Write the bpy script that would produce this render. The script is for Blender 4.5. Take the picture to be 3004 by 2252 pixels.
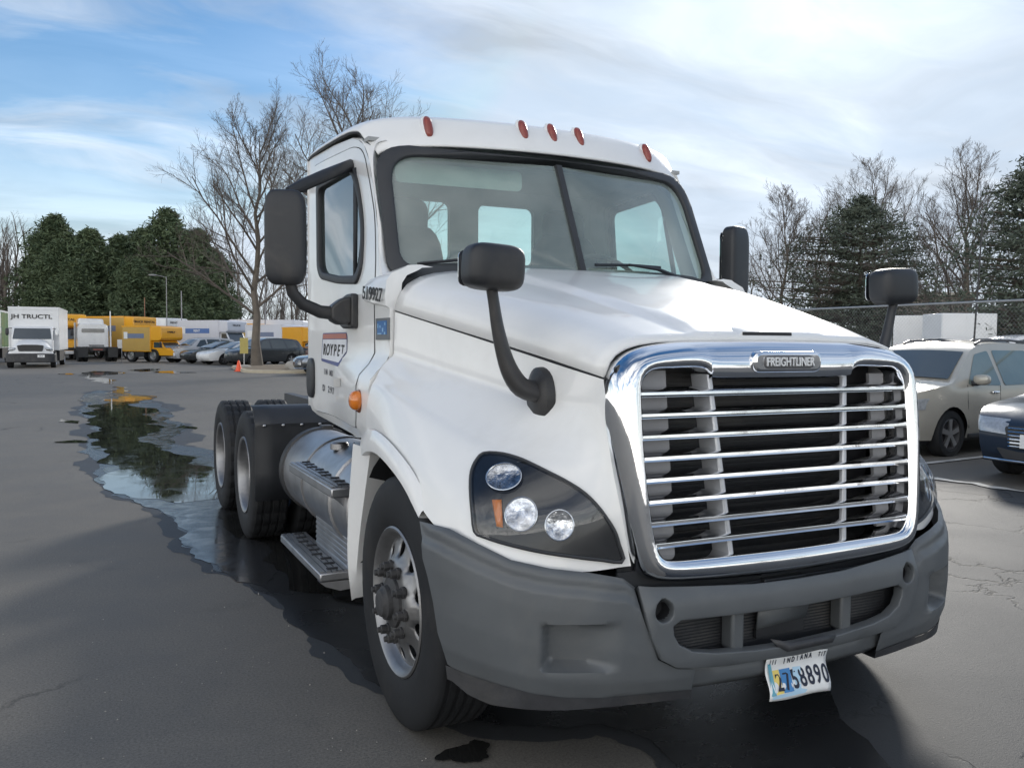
import bpy, bmesh, math, random
from mathutils import Vector, Matrix, noise
from mathutils.geometry import delaunay_2d_cdt
from mathutils.bvhtree import BVHTree
R = math.radians
for o in list(bpy.data.objects): bpy.data.objects.remove(o)
SC = bpy.context.scene
COL = SC.collection
rnd = random.Random(7)

# ------------------------------------------------------------------ camera
cam_d = bpy.data.cameras.new('camera'); cam = bpy.data.objects.new('camera', cam_d); COL.objects.link(cam)
ya, pi_, ro = R(26.005), R(-2.66), R(0.353)
fw = Vector((math.sin(ya)*math.cos(pi_), math.cos(ya)*math.cos(pi_), math.sin(pi_)))
r0 = Vector((math.cos(ya), -math.sin(ya), 0)); u0 = r0.cross(fw)
rt = math.cos(ro)*r0 + math.sin(ro)*u0; up = -math.sin(ro)*r0 + math.cos(ro)*u0
cam.matrix_world = Matrix(((rt.x, up.x, -fw.x, -2.321), (rt.y, up.y, -fw.y, -2.106), (rt.z, up.z, -fw.z, 1.552), (0, 0, 0, 1)))
cam_d.sensor_width = 36; cam_d.lens = 30.69; cam_d.clip_start = .05; cam_d.clip_end = 3000
SC.camera = cam
SC.view_settings.view_transform = 'Standard'; SC.view_settings.look = 'None'
SC.view_settings.exposure = 0.78; SC.view_settings.gamma = 1; SC.view_settings.use_curve_mapping = False

# ------------------------------------------------------------------ sky and sun
SUN_AZ, SUN_EL = R(47), R(22)          # azimuth from +y towards +x
sdir = Vector((math.sin(SUN_AZ)*math.cos(SUN_EL), math.cos(SUN_AZ)*math.cos(SUN_EL), math.sin(SUN_EL)))
W = bpy.data.worlds.new('World'); SC.world = W; W.use_nodes = True
nt = W.node_tree; nt.nodes.clear()
class NB:
    """tiny node builder"""
    def __init__(s, t): s.t = t
    def n(s, ty, **k):
        nd = s.t.nodes.new(ty)
        for a, b in k.items():
            if a.startswith('i_'):
                key = a[2:]; key = int(key) if key.isdigit() else key.replace('_', ' ')
                if hasattr(b, 'is_output') or isinstance(b, bpy.types.NodeSocket): s.t.links.new(b, nd.inputs[key])
                else: nd.inputs[key].default_value = b
            else: setattr(nd, a, b)
        return nd
    def m(s, op, a, b=0.0, c=None, clamp=False):
        nd = s.t.nodes.new('ShaderNodeMath'); nd.operation = op; nd.use_clamp = clamp
        for i, v in enumerate((a, b) if c is None else (a, b, c)):
            if isinstance(v, bpy.types.NodeSocket): s.t.links.new(v, nd.inputs[i])
            else: nd.inputs[i].default_value = v
        return nd.outputs[0]
    def mix(s, f, a, b, blend='MIX'):
        nd = s.t.nodes.new('ShaderNodeMix'); nd.data_type = 'RGBA'; nd.blend_type = blend
        for i, v in ((0, f), (6, a), (7, b)):
            if isinstance(v, bpy.types.NodeSocket): s.t.links.new(v, nd.inputs[i])
            else: nd.inputs[i].default_value = v if not isinstance(v, tuple) or len(v) == 4 else (*v, 1)
        return nd.outputs[2]
    def ramp(s, f, stops, interp='LINEAR'):
        nd = s.t.nodes.new('ShaderNodeValToRGB'); s.t.links.new(f, nd.inputs[0]); cr = nd.color_ramp; cr.interpolation = interp
        while len(cr.elements) < len(stops): cr.elements.new(.5)
        for e, (p, c) in zip(cr.elements, stops):
            e.position = p; e.color = (c, c, c, 1) if not isinstance(c, tuple) else (*c, 1)
        return nd.outputs[0]
    def noise(s, vec, scale, detail=4, rough=.5, dist=0, lac=2):
        nd = s.n('ShaderNodeTexNoise'); s.t.links.new(vec, nd.inputs['Vector'])
        nd.inputs['Scale'].default_value = scale; nd.inputs['Detail'].default_value = detail
        nd.inputs['Roughness'].default_value = rough; nd.inputs['Distortion'].default_value = dist
        return nd.outputs[0]
b = NB(nt)
tc = b.n('ShaderNodeTexCoord').outputs['Generated']
sky = b.n('ShaderNodeTexSky', sky_type='NISHITA', sun_disc=False, sun_elevation=SUN_EL, sun_rotation=SUN_AZ, air_density=1.0, dust_density=.6, ozone_density=2.2)
sx = b.n('ShaderNodeSeparateXYZ', i_Vector=tc)
# cloud deck: the view direction met with a plane overhead
h = b.m('ADD', b.m('MAXIMUM', sx.outputs[2], 0.0), .16)
px = b.m('DIVIDE', sx.outputs[0], h); py = b.m('DIVIDE', sx.outputs[1], h)
cv = b.n('ShaderNodeCombineXYZ', i_X=px, i_Y=py)
mp = b.n('ShaderNodeMapping', i_Vector=cv.outputs[0]); mp.inputs['Rotation'].default_value = (0, 0, R(-38)); mp.inputs['Scale'].default_value = (.55, 1.15, 1); mp.inputs['Location'].default_value = (4.3, 2.2, 0)
warp = b.noise(mp.outputs[0], 1.1, 3)
wv = b.n('ShaderNodeVectorMath', operation='ADD', i_0=mp.outputs[0], i_1=b.n('ShaderNodeVectorMath', operation='SCALE', i_0=b.n('ShaderNodeCombineXYZ', i_X=warp, i_Y=warp).outputs[0], i_Scale=.9).outputs[0]).outputs[0]
n1 = b.noise(wv, 1.15, 9, .56, .25)
n2 = b.noise(wv, 4.2, 6, .6, .3)
cn = b.m('ADD', b.m('MULTIPLY', n1, .78), b.m('MULTIPLY', n2, .22))
# nearness to the sun
dt = b.n('ShaderNodeVectorMath', operation='DOT_PRODUCT', i_0=tc); dt.inputs[1].default_value = sdir
near = b.m('MULTIPLY_ADD', dt.outputs['Value'], .5, .5, clamp=True)
cov = b.m('MULTIPLY_ADD', b.m('POWER', near, 5.0), .085, b.m('MULTIPLY', b.m('POWER', b.m('SUBTRACT', 1.0, near), 2.0), .12))                       # thicker cloud round the sun, and opposite it where added for fill light
cn = b.m('ADD', cn, cov)
cmask = b.ramp(cn, ((.44, 0.0), (.54, .30), (.66, .76), (.80, 1.0)), 'B_SPLINE')
glow = b.m('POWER', near, 60.0); glow2 = b.m('POWER', near, 420.0); glow0 = b.m('POWER', near, 6.0)
dens = b.ramp(b.noise(wv, 1.9, 6, .55, .2), ((.35, .56), (.62, 1.10)))
front = b.m('POWER', b.m('SUBTRACT', 1.0, near), 1.9)       # clouds away from the sun, mostly unseen, brightened to fill the shaded truck front
ccol = b.mix(front, (.52, .57, .63), (3.05, 2.88, 2.62))
ccol = b.mix(1.0, ccol, dens, 'MULTIPLY')
g1 = b.m('ADD', b.m('MULTIPLY', b.m('POWER', near, 24.0), .07), b.m('MULTIPLY', glow2, .30))
ccol = b.mix(1.0, ccol, b.n('ShaderNodeCombineXYZ', i_X=g1, i_Y=g1, i_Z=b.m('MULTIPLY', g1, .97)).outputs[0], 'ADD')
hs = b.n('ShaderNodeHueSaturation', i_Color=sky.outputs[0]); hs.inputs['Saturation'].default_value = 1.5; hs.inputs['Value'].default_value = .62
skc = b.n('ShaderNodeVectorMath', operation='MINIMUM', i_0=hs.outputs[0]); skc.inputs[1].default_value = (3.0, 3.7, 4.6); skc = skc.outputs[0]
# the cloud colours are in picture units; the Background strength below is for the Nishita sky
BG = .12
ccs = b.n('ShaderNodeVectorMath', operation='SCALE', i_0=ccol, i_Scale=1.0/BG).outputs[0]
hz = b.ramp(sx.outputs[2], ((0.0, 1.0), (.06, .72), (.20, .22), (.5, 0.0)))
cmask = b.m('MAXIMUM', cmask, hz)
fin_c = b.mix(cmask, skc, ccs)
bg = b.n('ShaderNodeBackground', i_Color=fin_c); bg.inputs['Strength'].default_value = BG
nt.links.new(bg.outputs[0], b.n('ShaderNodeOutputWorld').inputs[0])
sl = bpy.data.lights.new('sun', 'SUN'); sl.energy = 1.55; sl.angle = R(8); sl.color = (1, .95, .87)
so = bpy.data.objects.new('sun', sl); COL.objects.link(so); so.rotation_euler = (-sdir).to_track_quat('-Z', 'Y').to_euler()

# ------------------------------------------------------------------ materials
MATS = {}
def mat(name, col, rough=.5, metal=0.0, coat=0.0, var=.12, vs=6.0, bump=0.0, bs=120.0, spec=.5, dirt=None):
    if name in MATS: return MATS[name]
    m = bpy.data.materials.new(name); m.use_nodes = True; t = m.node_tree; p = t.nodes['Principled BSDF']; q = NB(t)
    oc = q.n('ShaderNodeTexCoord').outputs['Object']
    nz = q.noise(oc, vs, 5, .6)
    c = q.mix(q.m('MULTIPLY', q.m('SUBTRACT', nz, .5), 2.0), tuple(x*(1-var) for x in col), tuple(min(1, x*(1+var)) for x in col))
    f = q.m('MULTIPLY_ADD', nz, 1.6, -.3, clamp=True)
    c = q.mix(f, tuple(max(0, x*(1-var)) for x in col), tuple(min(1, x*(1+var)) for x in col))
    if dirt:
        dcol, amt = dirt
        dn = q.ramp(q.noise(oc, 2.3, 8, .68, .6), ((.5, 0.0), (.78, amt)))
        c = q.mix(dn, c, dcol)
    t.links.new(c, p.inputs['Base Color'])
    t.links.new(q.m('MULTIPLY_ADD', nz, .16, rough-.08, clamp=True), p.inputs['Roughness'])
    p.inputs['Metallic'].default_value = metal; p.inputs['Specular IOR Level'].default_value = spec
    if coat: p.inputs['Coat Weight'].default_value = coat; p.inputs['Coat Roughness'].default_value = .04
    if bump:
        bn = q.n('ShaderNodeBump', i_Height=q.noise(oc, bs, 3, .6)); bn.inputs['Strength'].default_value = bump; bn.inputs['Distance'].default_value = .004
        t.links.new(bn.outputs[0], p.inputs['Normal'])
    MATS[name] = m
    return m
def glass_mat(name, tint, haze=.08, f0=.06, hcol=(.45, .5, .5), dusty=3.0):
    m = bpy.data.materials.new(name); m.use_nodes = True; t = m.node_tree; t.nodes.clear(); q = NB(t)
    oc = q.n('ShaderNodeTexCoord').outputs['Object']
    tr = q.n('ShaderNodeBsdfTransparent', i_Color=(*tint, 1)); gl = q.n('ShaderNodeBsdfGlossy', i_Roughness=.02, i_Color=(.95, .97, 1, 1))
    lw = q.n('ShaderNodeLayerWeight', i_Blend=.5)
    fr = q.m('MULTIPLY_ADD', q.m('POWER', lw.outputs['Facing'], 4.0), 1-f0, f0, clamp=True)
    df = q.n('ShaderNodeBsdfDiffuse', i_Color=(*hcol, 1))
    hz_ = q.m('MULTIPLY', q.noise(oc, dusty, 4, .6), haze*2)
    a = q.n('ShaderNodeMixShader', i_0=hz_, i_1=tr.outputs[0], i_2=df.outputs[0])
    c = q.n('ShaderNodeMixShader', i_0=fr, i_1=a.outputs[0], i_2=gl.outputs[0])
    t.links.new(c.outputs[0], q.n('ShaderNodeOutputMaterial').inputs[0]); MATS[name] = m
    return m
WHITE = mat('white paint', (.80, .80, .79), .32, 0, .55, .03, 3, 0, spec=.35, dirt=((.46, .44, .40), .22))
CHROME = mat('chrome', (.83, .84, .86), .06, 1, 0, .04, 9, .02, 30)
SATIN = mat('satin chrome', (.62, .63, .65), .24, 1, 0, .08, 9)
RIMM = mat('worn alloy rim', (.30, .30, .305), .46, .9, 0, .25, 9, .2, 60, dirt=((.09, .075, .06), .6))
BARM = mat('silver painted bar', (.50, .51, .53), .35, .3, .2, .06, 9)
STEELG = mat('dull aluminium', (.43, .43, .44), .40, 1, 0, .2, 7, .15, 60, dirt=((.10, .09, .08), .5))
BUMPER = mat('grey bumper plastic', (.094, .102, .109), .42, 0, 0, .12, 5, .08, 500, dirt=((.2, .19, .17), .25))
LIP = mat('worn black plastic', (.035, .036, .04), .55, 0, 0, .4, 12, .2, 90, dirt=((.16, .15, .13), .5))
BLACKP = mat('black plastic', (.022, .024, .028), .45, 0, 0, .2, 8, .1, 300)
MIRRORP = mat('black mirror plastic', (.020, .022, .026), .45, 0, 0, .25, 6, .12, 400, dirt=((.14, .12, .10), .35))
RUBBER = mat('tyre rubber', (.014, .015, .017), .7, 0, 0, .3, 9, .3, 160, dirt=((.07, .062, .055), .4), spec=.35)
GASKET = mat('rubber gasket', (.03, .032, .036), .55, 0, 0, .2, 9, .1, 200)
DARK = mat('dark underbody', (.018, .019, .022), .6, 0, 0, .3, 7, .2, 80)
FRAMEM = mat('frame black steel', (.03, .031, .034), .5, 0, 0, .3, 7, .2, 60, dirt=((.10, .08, .06), .5))
GREYP = mat('grey baffle plastic', (.27, .27, .28), .55, 0, 0, .15, 7, .1, 90)
RUST = mat('dusty hub iron', (.040, .040, .042), .65, 0, 0, .4, 20, .5, 70, dirt=((.10, .085, .07), .4))
INTR = mat('grey cab lining', (.36, .37, .37), .8, 0, 0, .1, 4, .1, 200)
SEATM = mat('dark seat fabric', (.045, .05, .055), .85, 0, 0, .2, 7, .2, 300)
AMBER = mat('amber lens', (.62, .17, .012), .2, 0, .8, .25, 30)
REDL = mat('faded red marker lens', (.26, .055, .04), .35, 0, .3, .3, 40)
BLACKL = mat('black lettering', (.012, .012, .013), .5)
BLACKG = mat('headlight black bezel', (.010, .011, .014), .22, 0, .15, .2, 8)
LENS = glass_mat('headlight lens', (.90, .92, .94), .0, .035)
WSG = glass_mat('windscreen glass', (.84, .98, .94), .30, .07, (.52, .61, .58), 1.0)
SIDEG = glass_mat('side window glass', (.62, .82, .77), .03, .12)
MIRG = mat('mirror glass', (.8, .82, .85), .03, 1)
REFLG = mat('lamp reflector', (.50, .50, .53), .14, 1, 0, .95, 34, .8, 38)  # light and dark blotches in the colour stand for sparkling facet reflections

# ------------------------------------------------------------------ mesh helpers
class M:
    def __init__(s): s.v = []; s.f = []
    def add(s, vs, fs):
        k = len(s.v); s.v += [tuple(v) for v in vs]; s.f += [tuple(i+k for i in f) for f in fs]; return s
    def box(s, x0, x1, y0, y1, z0, z1, mtx=None):
        vs = [Vector((x, y, z)) for z in (z0, z1) for y in (y0, y1) for x in (x0, x1)]
        if mtx: vs = [mtx @ v for v in vs]
        return s.add(vs, [(0, 2, 3, 1), (4, 5, 7, 6), (0, 1, 5, 4), (2, 6, 7, 3), (0, 4, 6, 2), (1, 3, 7, 5)])
    def grid(s, rows, close=False):
        n, m_ = len(rows), len(rows[0]); fs = []
        for i in range(n-1):
            for j in range(m_ if close else m_-1):
                j2 = (j+1) % m_; fs.append((i*m_+j, i*m_+j2, (i+1)*m_+j2, (i+1)*m_+j))
        return s.add([p for r in rows for p in r], fs)
    def tube(s, path, rad, n=8, caps=True, flat=1.0):
        path = [Vector(p) for p in path]; rad = rad if isinstance(rad, (list, tuple)) else [rad]*len(path)
        rows = []; pu = None
        for i, p in enumerate(path):
            d = (path[min(i+1, len(path)-1)] - path[max(i-1, 0)]).normalized()
            if pu is None: pu = d.orthogonal().normalized() if abs(d.z) > .9 else Vector((0, 0, 1)).cross(d).normalized()
            u = (pu - d*pu.dot(d)).normalized(); w = d.cross(u); pu = u
            rows.append([p + rad[i]*(math.cos(2*math.pi*k/n)*u + flat*math.sin(2*math.pi*k/n)*w) for k in range(n)])
        k0 = len(s.v); s.grid(rows, True)
        if caps: s.f.append(tuple(k0+k for k in range(n))); s.f.append(tuple(k0+(len(path)-1)*n+k for k in reversed(range(n))))
        return s
    def lathe(s, prof, c, axis='X', n=32, sgn=1):
        """prof = (radius, offset along axis)"""
        rows = []
        for r, h in prof:
            row = []
            for k in range(n):
                a = 2*math.pi*k/n; ca, sa = r*math.cos(a), r*math.sin(a)
                row.append((c[0]+sgn*h, c[1]+ca, c[2]+sa) if axis == 'X' else (c[0]+ca, c[1]+sgn*h, c[2]+sa) if axis == 'Y' else (c[0]+ca, c[1]+sa, c[2]+sgn*h))
            rows.append(row)
        return s.grid(rows, True)
    def prism(s, poly, d0, d1, mp):
        """extrude 2D poly; mp(u, v, d) -> 3D"""
        n = len(poly); vs = [mp(u, v, d0) for u, v in poly] + [mp(u, v, d1) for u, v in poly]
        return s.add(vs, [tuple(range(n)), tuple(reversed(range(n, 2*n)))] + [(i, (i+1) % n, n+(i+1) % n, n+i) for i in range(n)])
    def sup(s, c, hx, hy, hz, p=4.0, n=14, mtx=None):
        """rounded box (superellipsoid)"""
        def sp(v, e): return math.copysign(abs(v)**e, v)
        e = 2/p; rows = []
        for i in range(n+1):
            a = -math.pi/2 + math.pi*i/n; row = []
            for j in range(2*n):
                t = 2*math.pi*j/(2*n)
                v = Vector((hx*sp(math.cos(a), e)*sp(math.cos(t), e), hy*sp(math.cos(a), e)*sp(math.sin(t), e), hz*sp(math.sin(a), e)))
                if mtx: v = mtx @ v
                row.append(v + Vector(c))
            rows.append(row)
        return s.grid(rows, True)
    def sheet(s, outer, holes=(), step=.1, fn=None):
        pts, eds = [], []
        for lp in (outer, *holes):
            k = len(pts); pts += [Vector(p) for p in lp]; eds += [(k+i, k+(i+1) % len(lp)) for i in range(len(lp))]
        if step:
            x0, x1 = min(p[0] for p in outer), max(p[0] for p in outer); y0, y1 = min(p[1] for p in outer), max(p[1] for p in outer)
            i = 0; y = y0+step/2
            while y < y1:
                x = x0+step*(.5 if i % 2 else .25)
                while x < x1:
                    if inside((x, y), outer) and not any(inside((x, y), hl) for hl in holes) and min(segd((x, y), lp) for lp in (outer, *holes)) > step*.35: pts.append(Vector((x, y)))
                    x += step
                y += step*.87; i += 1
        vs, _, fs, *_ = delaunay_2d_cdt([Vector((p[0], p[1])) for p in pts], eds, [], 0, 1e-6)
        out = []
        for f in fs:
            c = (sum(vs[i][0] for i in f)/3, sum(vs[i][1] for i in f)/3)
            if inside(c, outer) and not any(inside(c, hl) for hl in holes): out.append(f)
        return s.add([fn(v[0], v[1]) if fn else (v[0], v[1], 0) for v in vs], out)
def inside(p, poly):
    x, y = p; r = False; n = len(poly); j = n-1
    for i in range(n):
        xi, yi = poly[i][0], poly[i][1]; xj, yj = poly[j][0], poly[j][1]
        if (yi > y) != (yj > y) and x < (xj-xi)*(y-yi)/(yj-yi)+xi: r = not r
        j = i
    return r
def segd(p, poly):
    best = 1e9; n = len(poly)
    for i in range(n):
        ax, ay = poly[i][0], poly[i][1]; bx, by = poly[(i+1) % n][0], poly[(i+1) % n][1]
        dx, dy = bx-ax, by-ay; L = dx*dx+dy*dy or 1e-12; t = max(0, min(1, ((p[0]-ax)*dx+(p[1]-ay)*dy)/L))
        best = min(best, (p[0]-ax-t*dx)**2+(p[1]-ay-t*dy)**2)
    return math.sqrt(best)
def cr(pts, n, closed=False):
    """Catmull-Rom resample"""
    P = [Vector(p) for p in pts]; k = len(P); out = []; N = n if closed else n
    for i in range(N):
        t = i*(k if closed else k-1)/(N if closed else N-1); j = min(int(t), (k if closed else k-1)-1); u = t-j
        g = (lambda a: P[a % k]) if closed else (lambda a: P[max(0, min(k-1, a))] if 0 <= a < k else (2*P[0]-P[1] if a < 0 else 2*P[-1]-P[-2]))
        a, b_, c, d = g(j-1), g(j), g(j+1), g(j+2)
        out.append(.5*((2*b_)+(c-a)*u+(2*a-5*b_+4*c-d)*u*u+(3*b_-a-3*c+d)*u**3))
    return out
def patch(rows, nu, nv):
    g = [cr(r, nu) for r in rows]; cols = [cr([g[i][j] for i in range(len(g))], nv) for j in range(nu)]
    return [[cols[j][i] for j in range(nu)] for i in range(nv)]
def rrect(x0, x1, y0, y1, r, n=5):
    out = []
    for cx, cy, a0 in ((x1-r, y1-r, 0), (x0+r, y1-r, 90), (x0+r, y0+r, 180), (x1-r, y0+r, 270)):
        for k in range(n+1):
            a = R(a0+90*k/n); out.append((cx+r*math.cos(a), cy+r*math.sin(a)))
    return out
def roundpoly(poly, r, n=4):
    """round the corners of a polygon; r may be a list"""
    out = []; k = len(poly)
    for i in range(k):
        p = Vector(poly[i][:2]); a = Vector(poly[i-1][:2]); c = Vector(poly[(i+1) % k][:2]); ri = r[i] if isinstance(r, (list, tuple)) else r
        if ri <= 0: out.append(tuple(p)); continue
        da, dc = (a-p), (c-p); q = min(ri, da.length*.48, dc.length*.48); A = p+da.normalized()*q; C = p+dc.normalized()*q
        for t in range(n+1):
            u = t/n; out.append(tuple((1-u)**2*A+2*u*(1-u)*p+u*u*C))
    return out
def circ(cx, cy, r, n=16, ry=None): return [(cx+r*math.cos(2*math.pi*k/n), cy+(ry or r)*math.sin(2*math.pi*k/n)) for k in range(n)]
def sst(a, b_, x):
    t = max(0, min(1, (x-a)/(b_-a))); return t*t*(3-2*t)
def lerp_tab(tab, x):
    if x <= tab[0][0]: return tab[0][1]
    for (a, va), (b_, vb) in zip(tab[:-1], tab[1:]):
        if x <= b_: return va+(vb-va)*(x-a)/(b_-a)
    return tab[-1][1]
def obj(name, m_, material, parent=None, smooth=38, solid=0.0, bevel=0.0, seg=2, label=None, kind=None, off=0.0):
    if isinstance(m_, M):
        me = bpy.data.meshes.new(name); me.from_pydata(m_.v, [], m_.f); me.validate(); me.update()
        bm = bmesh.new(); bm.from_mesh(me); bmesh.ops.remove_doubles(bm, verts=bm.verts, dist=1e-5); bmesh.ops.recalc_face_normals(bm, faces=bm.faces); bm.to_mesh(me); bm.free()
        if smooth:
            me.polygons.foreach_set('use_smooth', [True]*len(me.polygons)); me.set_sharp_from_angle(angle=R(smooth))
    else: me = m_
    if me.materials: me.materials[0] = material
    else: me.materials.append(material)
    o = bpy.data.objects.new(name, me); COL.objects.link(o)
    if parent: o.parent = parent
    if solid:
        md = o.modifiers.new('s', 'SOLIDIFY'); md.thickness = solid; md.offset = off
    if bevel:
        md = o.modifiers.new('b', 'BEVEL'); md.width = bevel; md.segments = seg; md.limit_method = 'ANGLE'; md.angle_limit = R(40); md.harden_normals = False
    if label: o['label'] = label
    if kind: o['kind'] = kind
    return o
def thing(name, label, cat, loc=(0, 0, 0), rz=0.0, group=None, scale=1.0):
    o = bpy.data.objects.new(name, None); COL.objects.link(o); o.location = loc; o.rotation_euler = (0, 0, rz); o.scale = (scale,)*3
    o['label'] = label; o['category'] = cat
    if group: o['group'] = group
    return o
def tag(o, label, cat, group=None):
    o['label'] = label; o['category'] = cat
    if group: o['group'] = group
    return o
def structure(o): o['kind'] = 'structure'; return o
def dup(root, loc, rz, label, scale=1.0, group=None):
    def cp(o, par):
        c = o.copy(); COL.objects.link(c)
        if par: c.parent = par
        for k in o.children: cp(k, c)
        return c
    c = cp(root, None); c.location = loc; c.rotation_euler = (0, 0, rz); c.scale = (scale,)*3 if not isinstance(scale, tuple) else scale; c['label'] = label
    if group: c['group'] = group
    return c
TS = bpy.data.scenes.new('lettering_bench')
def text(name, s, size, mtx, material, parent, ext=.0012, shear=0.0, wide=1.0, space=1.0, bold=.018):
    cu = bpy.data.curves.new(name, 'FONT'); cu.body = s; cu.size = size; cu.extrude = ext; cu.align_x = 'CENTER'; cu.align_y = 'CENTER'; cu.shear = shear; cu.offset = bold*size; cu.space_character = space
    tmp = bpy.data.objects.new('tmp', cu); TS.collection.objects.link(tmp); TS.view_layers[0].update(); dg = TS.view_layers[0].depsgraph
    me = bpy.data.meshes.new_from_object(tmp.evaluated_get(dg)); bpy.data.objects.remove(tmp); bpy.data.curves.remove(cu)
    if not me.vertices: bpy.data.meshes.remove(me); return None
    me.name = name; me.materials.clear(); me.materials.append(material); me.transform(mtx @ Matrix.Diagonal((wide, 1, 1, 1)))
    o = bpy.data.objects.new(name, me); COL.objects.link(o); o.parent = parent
    return o
def frame(origin, xax, yax):
    x = Vector(xax).normalized(); y = Vector(yax); y = (y-x*y.dot(x)).normalized(); z = x.cross(y); o = Vector(origin)
    return Matrix(((x.x, y.x, z.x, o.x), (x.y, y.y, z.y, o.y), (x.z, y.z, z.z, o.z), (0, 0, 0, 1)))
def G(y): return .0025*max(0.0, y-8.0)
# ------------------------------------------------------------------ ground
def asphalt(name, wet, dryness=0.0):
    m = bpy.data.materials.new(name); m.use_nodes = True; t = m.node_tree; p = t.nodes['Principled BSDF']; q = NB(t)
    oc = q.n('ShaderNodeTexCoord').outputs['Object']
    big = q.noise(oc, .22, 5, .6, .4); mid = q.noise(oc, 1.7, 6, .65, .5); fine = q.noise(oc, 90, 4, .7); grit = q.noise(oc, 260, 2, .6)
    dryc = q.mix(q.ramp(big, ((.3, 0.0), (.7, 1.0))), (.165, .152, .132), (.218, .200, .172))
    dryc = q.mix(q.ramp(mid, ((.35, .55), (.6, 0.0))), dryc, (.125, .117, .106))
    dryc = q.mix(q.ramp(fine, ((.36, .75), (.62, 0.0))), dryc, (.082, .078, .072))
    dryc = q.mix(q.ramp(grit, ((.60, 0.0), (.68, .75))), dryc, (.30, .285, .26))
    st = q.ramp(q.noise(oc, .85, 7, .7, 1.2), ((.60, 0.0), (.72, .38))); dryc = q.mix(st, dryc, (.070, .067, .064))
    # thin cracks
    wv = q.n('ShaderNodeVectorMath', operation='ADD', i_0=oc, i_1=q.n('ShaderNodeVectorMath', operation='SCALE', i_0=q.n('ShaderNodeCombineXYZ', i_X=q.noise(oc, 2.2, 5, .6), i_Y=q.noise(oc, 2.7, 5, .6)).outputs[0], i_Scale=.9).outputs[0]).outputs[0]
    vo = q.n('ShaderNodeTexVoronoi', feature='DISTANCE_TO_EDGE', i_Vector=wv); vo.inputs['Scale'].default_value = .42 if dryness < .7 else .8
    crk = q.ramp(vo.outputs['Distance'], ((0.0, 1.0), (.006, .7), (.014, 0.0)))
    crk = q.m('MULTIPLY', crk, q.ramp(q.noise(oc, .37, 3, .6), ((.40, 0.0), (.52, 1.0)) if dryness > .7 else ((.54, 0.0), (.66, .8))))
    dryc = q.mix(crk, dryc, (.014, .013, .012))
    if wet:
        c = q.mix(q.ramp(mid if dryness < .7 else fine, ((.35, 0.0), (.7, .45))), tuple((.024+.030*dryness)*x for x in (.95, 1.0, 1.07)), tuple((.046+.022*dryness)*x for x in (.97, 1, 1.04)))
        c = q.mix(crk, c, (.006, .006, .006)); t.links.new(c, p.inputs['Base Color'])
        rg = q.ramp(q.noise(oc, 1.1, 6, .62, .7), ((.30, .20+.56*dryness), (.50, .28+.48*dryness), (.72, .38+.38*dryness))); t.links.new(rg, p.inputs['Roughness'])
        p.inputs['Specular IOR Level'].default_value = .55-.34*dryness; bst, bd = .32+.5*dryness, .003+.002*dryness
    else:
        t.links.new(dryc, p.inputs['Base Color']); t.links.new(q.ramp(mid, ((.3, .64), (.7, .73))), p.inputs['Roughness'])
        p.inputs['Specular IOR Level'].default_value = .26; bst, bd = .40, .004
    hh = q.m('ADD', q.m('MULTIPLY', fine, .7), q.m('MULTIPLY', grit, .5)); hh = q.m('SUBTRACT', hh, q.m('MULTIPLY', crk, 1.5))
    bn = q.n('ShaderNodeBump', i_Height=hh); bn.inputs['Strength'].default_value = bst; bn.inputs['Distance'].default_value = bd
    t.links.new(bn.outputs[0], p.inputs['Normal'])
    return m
DRY = asphalt('weathered asphalt', False); DAMP_SHADE = asphalt('damp and shadowed asphalt', True)
def water_mat():
    m = bpy.data.materials.new('puddle water'); m.use_nodes = True; t = m.node_tree; p = t.nodes['Principled BSDF']; q = NB(t)
    oc = q.n('ShaderNodeTexCoord').outputs['Object']
    p.inputs['Base Color'].default_value = (.018, .018, .017, 1); p.inputs['Specular IOR Level'].default_value = .5
    t.links.new(q.ramp(q.noise(oc, 3.2, 6, .65, .6), ((.42, .008), (.66, .09))), p.inputs['Roughness'])
    bn = q.n('ShaderNodeBump', i_Height=q.noise(oc, 9, 3, .6)); bn.inputs['Strength'].default_value = .012; bn.inputs['Distance'].default_value = .004
    t.links.new(bn.outputs[0], p.inputs['Normal']); return m
WATER = water_mat()
xs = [-700, -300, -120, -60, -30] + [-15+1.5*i for i in range(28)] + [40, 80, 160, 300, 700]
ys = [-600, -200, -80, -40, -15, -6, 0, 8, 20, 40, 70, 110, 200, 400, 900]
gm = M().grid([[(x, y, G(min(y, 120))) for x in xs] for y in ys])
structure(obj('ground', gm, DRY, smooth=0))
def frac(poly, depth, amp, seed):
    r_ = random.Random(seed); pts = [Vector(p) for p in poly]
    for d in range(depth):
        out = []
        for i, a in enumerate(pts):
            c = pts[(i+1) % len(pts)]; e = c-a; mid = (a+c)/2 + Vector((-e.y, e.x))*r_.uniform(-amp, amp)
            out += [a, mid]
        pts = out
    return [tuple(p) for p in pts]
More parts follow.
